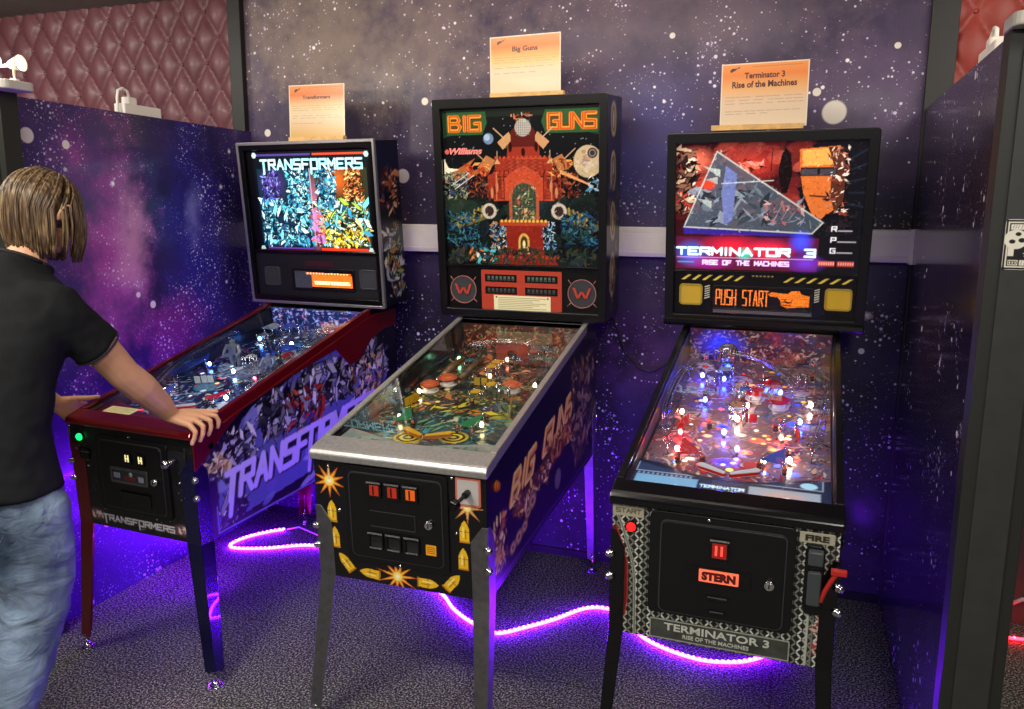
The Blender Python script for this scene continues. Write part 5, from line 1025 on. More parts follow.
d.ell(.77, .115, .04, .03, '8a3008', .6); d.ell(.775, .125, .03, .02, 'f88024', 1.3)
d.a[:, ::4, :3] *= .8; d.a[::4, :, :3] *= .8
dmd(C, BC_, -.175, .178, .058, .142, type('D', (), {'build': lambda self, n, f, m_, t_, M_: d.build(n, lambda X, Z: f(X, Z/.26), m_, t_, M_)})(), .006)
mk('display_sill', MB().box((-.18, -.002, .040), (.183, .006, .052)), mat('sill_grey', '5a5a5c', .4), C, BC_)
c = CV(0, .145, 0, .71, .005, '0b0b10'); c.shards((0, .14, 0, .7), 60, .1, ['3a1418', '5a1c18', '1a1014', '24242c'], 211); c.build('side_print', lambda X, Z: (np.full_like(X, .3662), X, Z), PRINT, C, BC_)
# side and front artwork
c = CV(0, 1.33, .497, 1.13, .006, '0b0a0d'); c.shards((.05, 1.28, .55, .95), 200, .12, ['2a1014', '4a1818', '1c1c22', '6a2a20', '30303a'], 212, None, '060608')
c.build('side_artwork', clampz(lambda y: cfC['zf']-.030+(cfC['zg']-cfC['zf'])*np.minimum(y, 1.2)/1.2), PRINT, C, LC)
c = CV(-.284, .284, .494, .866, .0017, '1c1d1b')
k = 0
for j in range(31):
    for i in range(45):
        x = -.281+.0128*i; z = .498+.0122*j; a = .8 if (i+j) % 2 else -.8
        c.line([(x-.0048*math.cos(a), z-.0052*math.sin(a)), (x+.0048*math.cos(a), z+.0052*math.sin(a))], .0036, ('c4c8ba', '8c9086', 'e4e8dc')[(i*7+j*3) % 3])
for sx in (-1, 1):
    o_ = 0 if sx < 0 else .0
    red = [(-.285, .80), (-.272, .80), (-.252, .745), (-.240, .70), (-.238, .60), (-.244, .545), (-.262, .53), (-.285, .535)] if sx < 0 else [(.285, .80), (.27, .76), (.252, .70), (.248, .62), (.250, .545), (.285, .53)]
    c.poly(red, '6a1418'); c.line(red[1:-2], .003, 'a83a30')
c.line([(-.270, .835), (-.252, .79), (-.226, .705), (-.220, .66), (-.216, .497)], .0075, 'b0b4a4'); c.line([(-.270, .835), (-.252, .79), (-.226, .705), (-.220, .66), (-.216, .497)], .003, '4a4c44')
c.line([(.222, .650), (.222, .497)], .006, 'b8bcac'); c.line([(.235, .65), (.234, .497)], .004, '7a7c70')
c.shards((.238, .25, .52, .64), 20, .02, ['d8a8a0', 'e8d8d0', 'a84038'], 213)
c.rect(-.284, -.200, .832, .861, 'b0ac94'); c.text('START', -.274, .840, .066, .014, '5a563c', .0032)
c.build('front_artwork', fronty(-.0012), print_mat('metal_print', .35, 0, .25), C, LC, label='printed diamond-plate pattern with red side swooshes')
dC = coin_door(C, LC, -.182, .184, .575, .862, (-.150, .160, .585, .838))
q = MB(); q.prism(rr(-.024, .024, .752, .806, .004), 'y', -.0195, -.0135); q.box((-.018, -.0205, .758), (.018, -.0195, .798), 1); q.box((-.011, -.0215, .765), (-.005, -.0205, .792), 2); q.box((.003, -.0215, .765), (.009, -.0205, .792), 2); q.box((-.024, -.021, .803), (.024, -.0195, .808), 3)
mk('coin_slot', q, [BLKG, mat('slot_dark_red', '6a1410', .3, emis='a81c10', es=.5), mat('slot_pink', 'e86050', .3, emis='f04030', es=.8), CHROME], dC)
q = MB(); ringp(rr(-.080, .082, .680, .728, .003), rr(-.05, .052, .686, .722, .002), 'y', -.0165, -.0135, q); mk('plate_surround', q, BLKG, dC, bevel=.001)
o = mk('maker_plate', MB().prism(rr(-.049, .051, .687, .721, .002), 'y', -.0165, -.0135), mat('plate_orange', 'e87858', .35, emis='e86040', es=.7), dC)
text_at('lettering', 'STERN', -.042, -.0175, .692, .03, mat('maroon_letters', '5a1410', .4), dC, None, .086, .024, bold=.002)
for z, w_ in ((.645, .030), (.605, .022)): q = MB(); q.prism(rr(-w_, w_, z-.006, z+.006, .005), 'y', -.0185, -.0135); q.box((-w_*.8, -.0195, z+.001), (w_*.8, -.0185, z+.004), 1); mk('vent_slot', q, [BLKG, STEELD], dC)
lock(dC, .126, .706)
button(C, LC, -.232, .805, .0125, mat('lamp_red', 'e02020', .3, emis='ff1818', es=1.6))
q = mk('fire_plate', MB().prism(rr(.190, .272, .828, .856, .003), 'y', -.004, -.001), mat('cream_plate', 'a8a48c', .4), C, LC, bevel=.001); text_at('lettering', 'FIRE', .203, -.0048, .834, .02, mat('dark_letters', '2c2a20', .4), q, None, .056, .016, bold=.001)
q = mk('name_plate', MB().prism(rr(-.174, .184, .499, .556, .003), 'y', -.005, -.001), mat('name_plate_metal', '5c5e58', .35, .7, noise=.35, nscale=18), C, LC, bevel=.001)
e = MB(); ringp(rr(-.174, .184, .499, .556, .003), rr(-.171, .181, .502, .553, .003), 'y', -.0062, -.005, e); mk('plate_border', e, mat('plate_edge', 'b8bcb0', .3, .6), q)
LT = mat('silver_letters', 'd0d4c8', .3, .3)
text_at('lettering', 'TERMINATOR 3', -.135, -.0058, .526, .03, LT, q, None, .27, .021, bold=.0006); text_at('lettering', 'RISE OF THE MACHINES', -.085, -.0058, .509, .015, LT, q, None, .17, .011, bold=.0002)
# gun grip with trigger
g = MB(); g.prism([(.212, .83), (.245, .83), (.252, .81), (.252, .66), (.244, .645), (.214, .645), (.206, .66), (.206, .81)], 'y', -.020, -.002); gg = mk('gun_grip', g, BLKG, C, LC, bevel=.004)
g = MB(); g.prism(rr(.214, .246, .675, .765, .006), 'y', -.034, -.020); g.prism(rr(.212, .248, .785, .822, .005), 'y', -.044, -.020); mk('grip_insert', g, mat('smoke_grey', '3c4244', .25), gg, bevel=.004)
g = MB(); g.tube([(.248, -.028, .688), (.256, -.032, .72), (.268, -.036, .750), (.280, -.038, .772)], [.005, .006, .006, .006], 8); g.box((.266, -.046, .770), (.302, -.030, .783)); mk('trigger', g, mat('red_trigger', 'b02820', .3), gg, bevel=.001)
l = None; l0[:] = [C, LC]; bolt(l, -.235, .70, -.001, .004); bolt(l, -.03, .868-.015, -.006, .005)
flipper_button(C, LC, .075, .81, BLKG)
PC, LfC = pf_matrix(cfC, LC)
CP = ['8a3a40', 'c8a090', '5a5a8a', 'd8c0c0', '3a3050', 'a05848', '706080', 'e0d0c0', 'b03030', '404880', 'c89868']
c = base_field(CP, 301, LfC, '7a5c64', [('ff3020', 1.2), ('ff5040', 1.0), ('ffd070', .9), ('4060ff', 1.4), ('fff0e0', .9), ('ffa040', .9)], 1.2)
c.ell(0, .60, .16, .25, 'c8a898', al=.45, soft=.9); c.ell(-.02, .42, .14, .08, 'b87858', al=.5, soft=.8)
for x, y, a, q in ((-.17, .42, .035, 'ff2020'), (-.16, .34, .03, 'ff3030'), (.15, .36, .03, 'ff2020'), (-.06, .55, .03, '2030ff'), (-.03, .30, .045, '3030ff'), (.16, .62, .04, '2850ff'), (.05, .47, .03, 'ff5030'), (.1, .42, .02, 'ffb060'), (-.1, .47, .02, 'ffb060'), (.0, .50, .02, 'ffd0a0'), (.02, .38, .025, 'ff9050'), (.16, .27, .03, '4060e0'), (.06, .9, .04, 'e83840')): c.ell(x, y, a, a*.8, q, 1.4, soft=.7)
for _ in range(34): a = r.uniform(-.18, .18); b_ = r.uniform(.28, .6); c.ell(a, b_, .007, .007, r.choice(['ff4030', 'ffc060', 'fff0d0', 'ff7040']), 1.5)
c.build('playfield', lambda X, Z: (X, Z, np.zeros_like(X)), FIELD, C, PC)
mk('playfield_board', MB().box((-.264, 0, -.014), (.264, LfC, -.001)), mat('plywood', '6a5238', .6), C, PC)
apC = mk('apron', MB().prism([(-.262, .0), (.262, .0), (.262, .15), (.20, .19), (.10, .15), (0, .135), (-.10, .15), (-.20, .20), (-.262, .21)], 'z', .025, .030), mat('apron_navy', '18223c', .3, coat=.3), C, PC, bevel=.002)
s = CV(-.26, .26, 0, .15, .0025, '1c2c50'); s.rect(-.255, -.09, .075, .14, '24365c', .2); s.line([(-.255, .14), (-.07, .14), (-.07, .075), (-.255, .075), (-.255, .14)], .003, '9ab0c8', .2); s.ell(-.215, .12, .018, .010, 'd0e0e8', .3)
s.rect(-.25, -.08, .012, .062, '6a9ac0', .35); s.rect(.055, .235, .012, .060, '8a98a8', .35); s.ell(.145, .036, .07, .018, 'b09898', .3, soft=.5); s.rect(.06, .24, .075, .13, '24365c', .2); s.line([(.06, .13), (.24, .13), (.24, .072), (.06, .072)], .003, '9ab0c8', .2); s.ell(.15, .10, .022, .012, 'd0e8f0', .4); s.ell(.205, .085, .022, .012, '90c0d8', .4)
s.text('TERMINATOR', -.072, .035, .115, .012, 'b8d8f0', .003, g=.6); s.text('RISE OF THE MACHINES', -.045, .022, .07, .007, 'b8d8f0', .0018, g=.5)
for k in range(12): s.ell(-.245+.013*k, .067, .004, c='7890b8', g=.2)
s.build('apron_print', lambda X, Z: (X, np.minimum(Z*1.45+.028, .130+.35*np.clip(np.abs(X)-.08, 0, .5)), np.full_like(X, .0306)), FIELD, apC)
mk('shooter_knob', MB().prism(rr(.215, .255, .012, .055, .008), 'z', .030, .036), mat('brass_box', '8a8050', .4, .3), C, PC, bevel=.003)
flipper(C, PC, -.085, .225, -.5, WHP, RDP); flipper(C, PC, .065, .225, math.pi+.5, WHP, RDP)
plastic(C, PC, [(-.16, .26), (-.09, .28), (-.16, .38)], .03, RDP); plastic(C, PC, [(.14, .26), (.07, .28), (.14, .38)], .03, BLP)
ramp(C, PC, [(-.05, .62, .02), (-.08, .80, .06), (-.14, .96, .08), (-.21, .90, .08), (-.225, .70, .07), (-.22, .42, .04)], .045, CLR); ramp(C, PC, [(.05, .60, .02), (.09, .80, .06), (.15, .96, .08), (.222, .88, .08), (.228, .60, .06), (.215, .38, .03)], .042, CLR)
wire_ramp(C, PC, [(-.19, .93, .09), (-.235, .75, .08), (-.235, .5, .06), (-.20, .32, .03)], CHROME); wire_ramp(C, PC, [(.19, .98, .09), (.236, .8, .08), (.238, .55, .06), (.21, .36, .035)], CHROME); wire_ramp(C, PC, [(-.15, 1.02, .09), (-.02, .98, .09), (.08, .90, .08), (.14, .76, .07)], CHROME)
for x, y in ((.02, .78), (.10, .72), (.07, .86)): bumper(C, PC, x, y, RDP, 0)
posts(C, PC, [(-.16, .26), (-.09, .28), (-.16, .38), (.14, .26), (.07, .28), (.14, .38), (-.1, .52), (.1, .55), (-.05, .7), (.0, .66), (-.15, .8), (.2, 1.02), (-.02, .9)], RDP, RUBBER)
targets(C, PC, [(-.19, .50, 1.3), (-.183, .525, 1.3), (-.176, .55, 1.3), (.17, .50, 1.8), (.164, .525, 1.8), (.0, .60, 0), (.028, .60, 0)], RDP)
for i in range(10):
    r = random.Random(340+i); x, y = r.uniform(-.2, .2), r.uniform(.5, 1.05); s_ = r.uniform(.03, .055)
    plastic(C, PC, [(x, y), (x+s_, y+s_*.3), (x+s_*1.1, y+s_*.8), (x+s_*.2, y+s_)], r.uniform(.035, .07), r.choice([WHP, RDP, CLR, CLR, BLP, mat('tan_plastic', 'b08868', .3)]))
q = MB(); q.ell((-.10, 1.04, .075), (.042, .042, .045), 20, 12); q.box((-.125, .995, .03), (-.075, 1.03, .055)); mk('toy_dome', q, mat('chrome_toy', 'a8b0c8', .15, .9), C, PC)
bulbs(C, PC, [(-.17, .32, 'fff0e0', 14), (.15, .32, 'fff0e0', 14), (-.2, .6, 'ff8060', 14), (.0, .70, 'fff0e0', 14), (.2, .75, 'fff0e0', 14), (.05, .93, 'ff4040', 14), (-.05, .47, '4050ff', 30), (.17, .60, '3060ff', 30), (-.18, .95, '2030ff', 50), (-.1, .93, '2030ff', 30), (-.14, .72, '2038ff', 22), (.10, .84, '3048ff', 18), (.0, .36, '3040ff', 14), (-.02, .58, 'fff0e0', 10), (.08, .30, 'ffd0a0', 8), (-.18, .44, 'ff2020', 20), (.12, .47, 'ff3020', 16)], 'C')
bp_ = CV(-.262, .262, 0, .14, .004, '4a3040'); bp_.shards((-.26, .26, 0, .14), 420, .024, ['a08078', 'c8a890', '5a3038', '8a3a30', '3a3a68'], 361, .3); bp_.ell(-.14, .07, .12, .08, '2030e0', 1, soft=.9)
bp_.build('rear_panel', lambda X, Z: (X, np.full_like(X, LfC-.004), Z*.9), BACKL, C, PC)
mk('score_strip', MB().box((-.262, LfC-.003, 0), (.262, LfC+.002, .125)), BLKG, C, PC)

# ------------------------------------------------------------------ information cards in wooden ledges on the backboxes
SER = ImportError
PC_ = print_mat('laminated_card', .35, .05)
WOOD = mat('pale_wood', 'c8a060', .5, noise=.2, nscale=40)
def card(mach, M, x0, w, h, title, z0, cols, label, lines, tilt=0, ledge=(-.02, .02)):
    mach_w = Matrix.Translation(mach.location) @ Matrix.Rotation(mach.rotation_euler.z, 4, 'Z')
    T = mach_w @ M @ Matrix.Translation((x0, .10, z0)) @ Matrix.Rotation(tilt, 4, 'Y')
    wm = Matrix.Translation(T.translation) @ Matrix.Rotation(tilt, 4, 'Y') 
    # stand upright in the world, turned with its machine
    rz = T.to_euler().z; t = empty('information_card', label, 'sign', T.translation, rz, 'information cards on the machines')
    RM = Matrix.Rotation(tilt, 4, 'Y')
    l = MB(); l.box((ledge[0], -.014, 0), (w+ledge[1], -.004, .020)); l.box((ledge[0], .002, 0), (w+ledge[1], .012, .020)); l.box((ledge[0], -.004, 0), (w+ledge[1], .002, .006))
    mk('wooden_ledge', l, WOOD, t, None, bevel=.0012)
    mk('card_sheet', MB().prism(rr(0, w, .008, h, .004), 'y', -.0022, -.0008), mat('card_back', 'ece4d8', .4), t, RM)
    s = CV(0, w, 0, h-.008, .0018, 'e8e0d0')
    zn = s.Z/(h-.008)
    stops = [(0, lin(cols[0])), (.42, lin(cols[1])), (.60, lin(cols[2])), (.82, lin(cols[3])), (1, lin(cols[4]))]
    for ch in range(3): s.a[..., ch] = np.interp(zn, [q[0] for q in stops], [q[1][ch] for q in stops])*(.84, .76, .66)[ch]
    for e in ((0, w, 0, .004), (0, w, h-.012, h-.008), (0, .004, 0, h), (w-.004, w, 0, h)): s.rect(*e, 'd8d0c0')
    r = random.Random(len(title))
    hh = h-.008
    s.poly([(w*.10, hh*.90), (w*.13, hh*.93), (w*.19, hh*.92), (w*.14, hh*.88), (w*.11, hh*.86)], '2a1c18'); s.poly([(w*.17, hh*.93), (w*.22, hh*.95), (w*.20, hh*.915)], '3a2418')
    s.line([(w*.36, hh*.94), (w*.92, hh*.94)], .003, 'a86030', al=.6)
    for z_ in lines:
        x = w*.06
        while x < w*(.9 if z_ > lines[-1] else .6):
            q = w*r.uniform(.04, .11); s.line([(x, hh*z_), (min(x+q, w*.95), hh*z_)], .0022, '8a7c68', al=.75); x += q+w*r.choice((.015, .02, .06))
    s.build('card_print', lambda X, Z: (X, np.full_like(X, -.0026), Z+.008), PC_, t, RM)
    n = len(title); TM = mat('card_letters', '4a1c10', .4)
    for k, (tx, zf_, tw, th_) in enumerate(title):
        mb = text_mesh(tx, .02, ex=.0002, bold=.0006); xs = [v[0] for v in mb.v]; zs = [v[2] for v in mb.v]; sx = w*tw/(max(xs)-min(xs)); sz = th_/(max(zs)-min(zs))
        mb.v = [((v[0]-min(xs))*sx+w*(1-tw)/2, v[1]-.0030, (v[2]-min(zs))*sz+hh*zf_+.008) for v in mb.v]; mk('lettering', mb, TM, t, RM)
    return t
zt = .004
card(A, BA, -.150, .300, .250, [('Transformers', .74, .5, .016)], cfA['Hb']+zt, ('cfa850', 'e0d4c0', 'e8d0a8', 'e07830', 'e89858'), 'information card with red-orange header on the leftmost machine', [.62, .58, .54, .44, .40, .30], .015, (.0, .0))
card(B, BB, -.150, .300, .240, [('Big Guns', .71, .36, .026)], cfB['Hb']+zt, ('ddd6c0', 'dcdcc8', 'e8c880', 'ee8030', 'ee9048'), 'topmost information card, standing above the red fortress backglass', [.64, .60, .56, .47, .38], -.015, (-.0, .015))
card(C, BC_, -.190, .310, .240, [('Terminator 3', .76, .46, .022), ('Rise of the Machines', .62, .74, .024)], cfC['Hb']+zt, ('e4dccc', 'e2d0bc', 'eaba80', 'ea8c3c', 'eea054'), 'information card with a two-line title on the rightmost machine', [.48, .43, .38, .26, .22], -.01, (-.03, -.01))
# ------------------------------------------------------------------ the player at the left machine
SKIN = mat('skin', 'd8a27e', .5, noise=.06, nscale=25, bump=.08, bscale=350)
SKIN.node_tree.nodes['Principled BSDF'].inputs['Subsurface Weight'].default_value = .12
SKIN.node_tree.nodes['Principled BSDF'].inputs['Subsurface Radius'].default_value = (.02, .008, .004)
def caps(mb, pts, rs, n=14):
    P = [Vector(p) for p in pts]; mb.tube(P, rs, n)
    for p, r_ in ((P[0], rs[0]), (P[-1], rs[-1])): mb.ell(tuple(p), r_*.995, n, 8)
    for p, r_ in zip(P[1:-1], rs[1:-1]): mb.ell(tuple(p), r_*.99, n, 8)
def oriented(mb, c, r, M, nu=18, nv=12):
    e = MB().ell((0, 0, 0), r, nu, nv); e.v = [tuple(Vector(c)+M @ Vector(v)) for v in e.v]; mb.add(e.v, e.f, 0, True)
HC = Vector((-2.17, 1.85, 1.608)); HR = Matrix.Rotation(math.radians(-32), 3, 'X')   # head looks down at the table
hp = lambda x, y, z: HC+HR @ Vector((x, y, z))
bd = MB()
oriented(bd, hp(0, -.012, .022), (.074, .096, .088), HR); oriented(bd, hp(0, .020, -.035), (.058, .070, .080), HR); oriented(bd, hp(0, .052, -.088), (.030, .028, .022), HR)
caps(bd, [hp(0, .080, .005), hp(0, .100, -.022), hp(0, .106, -.034)], [.009, .012, .013], 10); oriented(bd, hp(.011, .094, -.038), (.008, .009, .007), HR); oriented(bd, hp(-.011, .094, -.038), (.008, .009, .007), HR)
caps(bd, [hp(-.036, .074, .020), hp(0, .084, .022), hp(.036, .074, .020)], [.009, .010, .009], 8)
for s in (-1, 1): oriented(bd, hp(s*.038, .062, -.022), (.020, .016, .016), HR)
oriented(bd, hp(0, .088, -.062), (.020, .010, .006), HR); oriented(bd, hp(0, .086, -.071), (.017, .010, .006), HR)
for s in (-1, 1):
    q = []; 
    for k in range(9): a = math.radians(-60+k*33); q.append(hp(s*(.093+.007*math.sin(a)), -.008-.016*math.cos(a), .004+.028*math.sin(a)))
    caps(bd, q, [.0052]*9, 8); oriented(bd, hp(s*.083, -.006, -.002), (.012, .010, .018), HR)
caps(bd, [(-2.17, 1.83, 1.56), (-2.17, 1.79, 1.50), (-2.17, 1.75, 1.43)], [.055, .054, .062])
for (c, r_) in (((-2.17, 1.71, 1.36), (.12, .06, .06)), ((-2.152, 1.66, 1.24), (.135, .07, .14)), ((-2.13, 1.59, 1.06), (.12, .065, .14)), ((-2.11, 1.575, .92), (.11, .055, .10))): bd.ell(c, r_, 24, 14)
caps(bd, [(-2.02, 1.70, 1.365), (-1.985, 1.74, 1.33), (-1.965, 1.82, 1.23), (-1.950, 1.895, 1.130)], [.045, .050, .054, .049])
caps(bd, [(-1.950, 1.895, 1.130), (-1.944, 1.955, 1.075), (-1.942, 2.03, 1.003), (-1.943, 2.062, .968)], [.049, .050, .039, .031])
caps(bd, [(-2.32, 1.70, 1.365), (-2.37, 1.75, 1.31), (-2.44, 1.85, 1.21), (-2.51, 1.93, 1.12)], [.045, .050, .052, .045])
caps(bd, [(-2.51, 1.93, 1.12), (-2.515, 2.0, 1.05), (-2.512, 2.07, .985), (-2.505, 2.115, .945)], [.042, .043, .033, .027])
for sx, kx in ((1, 0), (-1, 0)):
    X0 = -2.10+sx*.09
    caps(bd, [(X0, 1.57, .87), (X0+sx*.0, 1.58, .68), (X0+sx*.005, 1.56, .48), (X0+sx*.0, 1.46, .28), (X0, 1.33+(.1 if sx < 0 else 0), .09)], [.065, .072, .055, .050, .036])
    yf = 1.33+(.1 if sx < 0 else 0); caps(bd, [(X0, yf-.03, .05), (X0, yf+.06, .045), (X0, yf+.14, .035)], [.036, .036, .026])
# right hand: palm on the corner, fingers over the side
def hand(wr, mc, fing, thumb):
    for k, c in enumerate(mc):
        caps(bd, [Vector(wr[0]).lerp(Vector(wr[1]), k/3), Vector(wr[0]).lerp(Vector(wr[1]), k/3).lerp(Vector(c), .55), c], [.0165, .0145, .0112], 10)
        caps(bd, [c]+fing[k], [.0112, .0092, .0086, .0074], 10)
    caps(bd, thumb, [.0155, .0125, .0105, .0085], 10)
hand(((-1.935, 2.085, .958), (-1.937, 2.058, .952)),
     [(-1.880, 2.158, .944), (-1.873, 2.132, .944), (-1.872, 2.106, .937), (-1.876, 2.081, .927)],
     [[(-1.852, 2.183, .936), (-1.846, 2.190, .915), (-1.850, 2.187, .894)], [(-1.844, 2.146, .928), (-1.843, 2.146, .903), (-1.850, 2.140, .880)],
      [(-1.845, 2.112, .917), (-1.846, 2.108, .890), (-1.854, 2.102, .868)], [(-1.850, 2.080, .905), (-1.853, 2.075, .883), (-1.860, 2.070, .866)]],
     [(-1.925, 2.105, .958), (-1.912, 2.145, .953), (-1.893, 2.182, .947), (-1.868, 2.206, .945)])
# left hand: thumb along the top, fingers curled down the side
hand(((-2.492, 2.125, .945), (-2.505, 2.115, .925)),
     [(-2.478, 2.205, .918), (-2.484, 2.195, .895), (-2.488, 2.182, .873), (-2.490, 2.168, .853)],
     [[(-2.478, 2.240, .905), (-2.478, 2.258, .890), (-2.474, 2.262, .872)], [(-2.482, 2.232, .880), (-2.480, 2.250, .864), (-2.474, 2.252, .848)],
      [(-2.486, 2.216, .858), (-2.482, 2.232, .843), (-2.476, 2.234, .829)], [(-2.488, 2.198, .840), (-2.484, 2.212, .827), (-2.478, 2.214, .815)]],
     [(-2.490, 2.14, .945), (-2.470, 2.178, .945), (-2.448, 2.212, .942), (-2.428, 2.236, .944)])
person = mk('person', bd, SKIN)
tag(person, 'person in black T-shirt and jeans leaning on the leftmost machine, hair hiding the face', 'person')
def skinify(o, vox, it=6, fac=.6, disp=0, dscale=.1, sub=0):
    m_ = o.modifiers.new('remesh', 'REMESH'); m_.mode = 'VOXEL'; m_.voxel_size = vox; m_.use_smooth_shade = True
    s_ = o.modifiers.new('smooth', 'SMOOTH'); s_.iterations = it; s_.factor = fac
    if disp:
        tx = bpy.data.textures.new(o.name+'_folds', 'CLOUDS'); tx.noise_scale = dscale; tx.noise_depth = 2
        d_ = o.modifiers.new('folds', 'DISPLACE'); d_.texture = tx; d_.strength = disp; d_.mid_level = .5; d_.texture_coords = 'LOCAL'
skinify(person, .0042, 4, .5)
EYE = mat('eye_white', 'd8d4cc', .2); IRIS = mat('brown_iris', '3a2618', .15)
for s in (-1, 1):
    e = MB(); p = hp(s*.028, .074, .002); e.ell(tuple(p), .0115, 14, 10); p2 = hp(s*.028, .0845, .000); e.ell(tuple(p2), .0045, 12, 8, 1); mk('eye', e, [EYE, IRIS], person)
e = MB(); caps(e, [hp(-.018, .095, -.067), hp(0, .099, -.066), hp(.018, .095, -.067)], [.0025, .0035, .0025], 8); mk('lips', e, mat('lip_pink', 'a8645a', .4), person)
# nails on the visible fingertips
NAIL = mat('nail', 'd8a898', .25)
for p in ((-1.846, 2.1872, .898), (-1.8455, 2.1395, .884), (-1.848, 2.101, .872), (-1.853, 2.069, .869)): 
    e = MB().ell(p, (.003, .0055, .0075), 10, 6); mk('fingernail', e, NAIL, person)
# T-shirt
TEE = mat('black_cotton', '18191b', .85, noise=.12, nscale=18, bump=.15, bscale=700, spec=.15)
ts = MB(); rings = []
for z, cx, cy_, rx, ry in ((.845, -2.11, 1.575, .188, .130), (.90, -2.115, 1.57, .184, .126), (1.0, -2.125, 1.575, .178, .122), (1.12, -2.138, 1.605, .182, .126), (1.24, -2.152, 1.66, .196, .136), (1.32, -2.162, 1.695, .205, .130), (1.375, -2.168, 1.712, .190, .112), (1.415, -2.17, 1.730, .145, .098), (1.45, -2.17, 1.752, .092, .082), (1.475, -2.17, 1.768, .072, .072)):
    rings.append([(cx+rx*math.copysign(abs(math.cos(a))**.85, math.cos(a)), cy_+ry*math.copysign(abs(math.sin(a))**.85, math.sin(a)), z+(.035*math.sin(a) if z > 1.43 else 0)*-1) for a in [2*math.pi*k/40 for k in range(40)]])
ts.loft(rings)
caps(ts, [(-2.05, 1.695, 1.355), (-2.0, 1.725, 1.345)], [.075, .074]); ts.tube([(-2.02, 1.705, 1.352), (-1.995, 1.735, 1.325), (-1.978, 1.785, 1.268), (-1.968, 1.822, 1.222)], [.078, .076, .071, .072], 20)
caps(ts, [(-2.28, 1.695, 1.355), (-2.34, 1.72, 1.345)], [.075, .074]); ts.tube([(-2.32, 1.705, 1.352), (-2.36, 1.735, 1.325), (-2.41, 1.81, 1.25), (-2.43, 1.84, 1.22)], [.078, .076, .071, .072], 20)
tee = mk('t_shirt', ts, TEE, person, label='black short-sleeved T-shirt'); skinify(tee, .008, 5, .5, .022, .11)
# seams of the shirt
SEAM = mat('seam_black', '0c0c0e', .8)
def wrapped(name, mb, mt, par, target, off=.0015, label=None):
    o = mk(name, mb, mt, par, label=label); s_ = o.modifiers.new('wrap', 'SHRINKWRAP'); s_.target = target; s_.offset = off; s_.wrap_mode = 'OUTSIDE_SURFACE'; return o
# collar
cb = MB(); cb.tube([(-2.17+.074*math.cos(a), 1.770+.074*math.sin(a), 1.474-.038*math.sin(a)) for a in [2*math.pi*k/32 for k in range(33)]], .0065, 8); mk('collar', cb, mat('collar_black', '0e0f11', .8), tee)
cuff = MB(); ax = Vector((.010, .037, -.046)).normalized(); u = ax.orthogonal().normalized(); w = ax.cross(u); c0 = Vector((-1.968, 1.822, 1.222)); cuff.tube([c0+(u*math.cos(a)+w*math.sin(a))*.071 for a in [2*math.pi*k/28 for k in range(29)]], .0035, 6); mk('sleeve_hem', cuff, SEAM, tee)
# jeans
jm, nt, b = newmat('blue_denim'); L = nt.links.new; N = nt.nodes.new; tc = N('ShaderNodeTexCoord')
n1 = N('ShaderNodeTexNoise'); n1.inputs['Scale'].default_value = 5; n1.inputs['Detail'].default_value = 6; mp = N('ShaderNodeMapping'); mp.inputs['Scale'].default_value = (1, 1, .5); L(tc.outputs['Object'], mp.inputs[0]); L(mp.outputs[0], n1.inputs['Vector'])
r_ = N('ShaderNodeValToRGB'); e = r_.color_ramp.elements; e[0].position = .36; e[0].color = (*lin('26364c'), 1); e[1].position = .68; e[1].color = (*lin('7c90a8'), 1); L(n1.outputs['Fac'], r_.inputs['Fac'])
n2 = N('ShaderNodeTexNoise'); n2.inputs['Scale'].default_value = 420; L(tc.outputs['Object'], n2.inputs['Vector']); mx = N('ShaderNodeMix'); mx.data_type = 'RGBA'; mx.blend_type = 'OVERLAY'; mx.inputs['Factor'].default_value = .5; L(r_.outputs['Color'], mx.inputs[6]); L(n2.outputs['Color'], mx.inputs[7])
L(mx.outputs[2], b.inputs['Base Color']); b.inputs['Roughness'].default_value = .85
w_ = N('ShaderNodeTexNoise'); w_.inputs['Scale'].default_value = 9; w_.inputs['Detail'].default_value = 3; w_.inputs['Distortion'].default_value = 1.2; m3 = N('ShaderNodeMapping'); m3.inputs['Scale'].default_value = (1, 1, 1.8); L(tc.outputs['Object'], m3.inputs[0]); L(m3.outputs[0], w_.inputs['Vector'])
bp = N('ShaderNodeBump'); bp.inputs['Strength'].default_value = .7; bp.inputs['Distance'].default_value = .02; L(w_.outputs['Fac'], bp.inputs['Height']); L(bp.outputs['Normal'], b.inputs['Normal'])
jn = MB(); jn.ell((-2.108, 1.572, .88), (.168, .102, .11), 28, 16)
for sx in (1, -1):
    X0 = -2.10+sx*.088; yo = .1 if sx < 0 else 0
    jn.tube([(X0-sx*.010, 1.572, .88), (X0, 1.582, .79), (X0+sx*.004, 1.585, .66), (X0+sx*.006, 1.570, .52), (X0+sx*.004, 1.53+yo*.3, .40), (X0, 1.455+yo*.6, .26), (X0, 1.385+yo*.9, .14), (X0, 1.355+yo, .05)], [.080, .108, .104, .092, .086, .080, .078, .080], 22)
jeans = mk('jeans', jn, jm, person, label='faded blue denim jeans'); skinify(jeans, .009, 5, .5, .020, .07)
ST = mat('denim_stitch', '5a6a80', .8); ST2 = mat('denim_patch', '50688a', .85)
pk = MB(); O_ = [(-2.04, .865), (-1.965, .850), (-1.958, .760), (-2.0, .728), (-2.048, .765)]
pk.tube([(x, 1.44, z) for x, z in O_+[O_[0]]], .0022, 6)
wrapped('back_pocket', pk, ST, jeans, jeans)
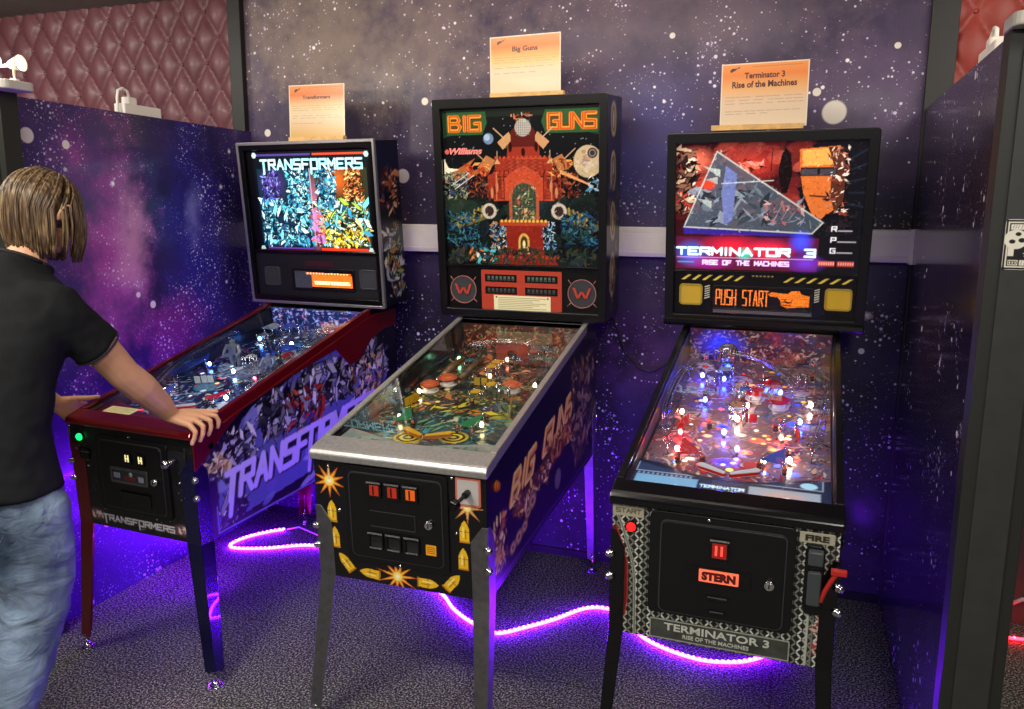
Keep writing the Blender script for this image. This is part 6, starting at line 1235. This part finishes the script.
# shoes
SH = mat('dark_shoe', '1c1c20', .5); SO = mat('shoe_sole', 'b8b4ac', .6)
for sx in (1, -1):
    X0 = -2.10+sx*.088; yo = .1 if sx < 0 else 0; s_ = MB()
    s_.loft([[(X0+rx*math.cos(a), 1.28+yo+yy, .024+zz*(.5+.5*math.sin(a))) for a in [2*math.pi*k/20 for k in range(20)]] for yy, rx, zz in ((-.005, .022, .05), (.02, .038, .085), (.07, .042, .09), (.13, .045, .075), (.19, .048, .055), (.235, .036, .042), (.255, .015, .03))])
    so = mk('shoe', s_, SH, person, bevel=0); mk('sole', MB().prism([(X0+sx*0+w_2, 1.27+yo+yy) for yy, w_2 in ((0, .02), (.03, .042), (.12, .045), (.2, .050), (.25, .034), (.262, 0), (.25, -.034), (.2, -.046), (.12, -.043), (.03, -.042), (0, -.02))], 'z', 0, .026), SO, so, bevel=.004)
# hair: chin-length brown-blond locks falling past the ears
hm, nt, b = newmat('light_brown_hair'); L = nt.links.new; N = nt.nodes.new; tc = N('ShaderNodeTexCoord'); mp = N('ShaderNodeMapping'); mp.inputs['Scale'].default_value = (1, 1, .08); L(tc.outputs['Object'], mp.inputs[0])
n1 = N('ShaderNodeTexNoise'); n1.inputs['Scale'].default_value = 130; n1.inputs['Detail'].default_value = 3; L(mp.outputs[0], n1.inputs['Vector']); r_ = N('ShaderNodeValToRGB'); e = r_.color_ramp.elements; e[0].position = .35; e[0].color = (*lin('3a2a1c'), 1); e[1].position = .68; e[1].color = (*lin('9c8460'), 1); k = e.new(.5); k.color = (*lin('604a34'), 1)
L(n1.outputs['Fac'], r_.inputs['Fac']); L(r_.outputs['Color'], b.inputs['Base Color']); b.inputs['Roughness'].default_value = .42; b.inputs['Specular IOR Level'].default_value = .5
hr = MB(); r = random.Random(12)
oriented(hr, hp(0, -.016, .028), (.082, .103, .092), HR, 28, 18)
for i in range(1300):
    ph = r.uniform(0, 2*math.pi)             # 0 = right (+x), 90deg = face
    d = abs((math.degrees(ph)-90+180) % 360-180)
    if d < 24: continue
    off = r.uniform(.004, .020); pts = []; th0 = r.uniform(2, 25); best = 0; tt = th0
    while tt < 130:
        t_ = math.radians(tt); l = Vector(((.080+off)*math.sin(t_)*math.cos(ph), (.100+off)*math.sin(t_)*math.sin(ph)-.014, (.092+off)*math.cos(t_)+.026))
        p = HC+HR @ l; hd = math.hypot(p.x-HC.x, p.y-HC.y)
        if len(pts) > 2 and p.z < HC.z+.06 and hd < best-.0002: break
        best = max(best, hd); pts.append(p); tt += 7
    end = pts[-1]; bottom = 1.480+.022*r.random()+(.010 if d > 130 else -.014 if d < 75 else 0); out = Vector((end.x-HC.x, end.y-HC.y, 0)).normalized()
    # tuck behind the right ear
    if end.x > HC.x+.05 and -.04 < (end.y-HC.y) < .028:
        if r.random() < .93: continue
    m_ = 6
    for k in range(1, m_+1):
        u = k/m_; z = end.z+(bottom-end.z)*u
        if z > end.z: break
        pts.append(Vector((end.x+out.x*.006*math.sin(u*3)-out.x*.018*u*u+r.uniform(-.001, .001), end.y+out.y*.006*math.sin(u*3)-out.y*.016*u*u, z)))
    R0 = r.uniform(.0022, .0044); hr.tube(pts, [R0*(1 if k < len(pts)-3 else (len(pts)-k)/3.3) for k in range(len(pts))], 5)
mk('hair', hr, hm, person, label='chin-length light brown hair hanging forward')
#SECTION end
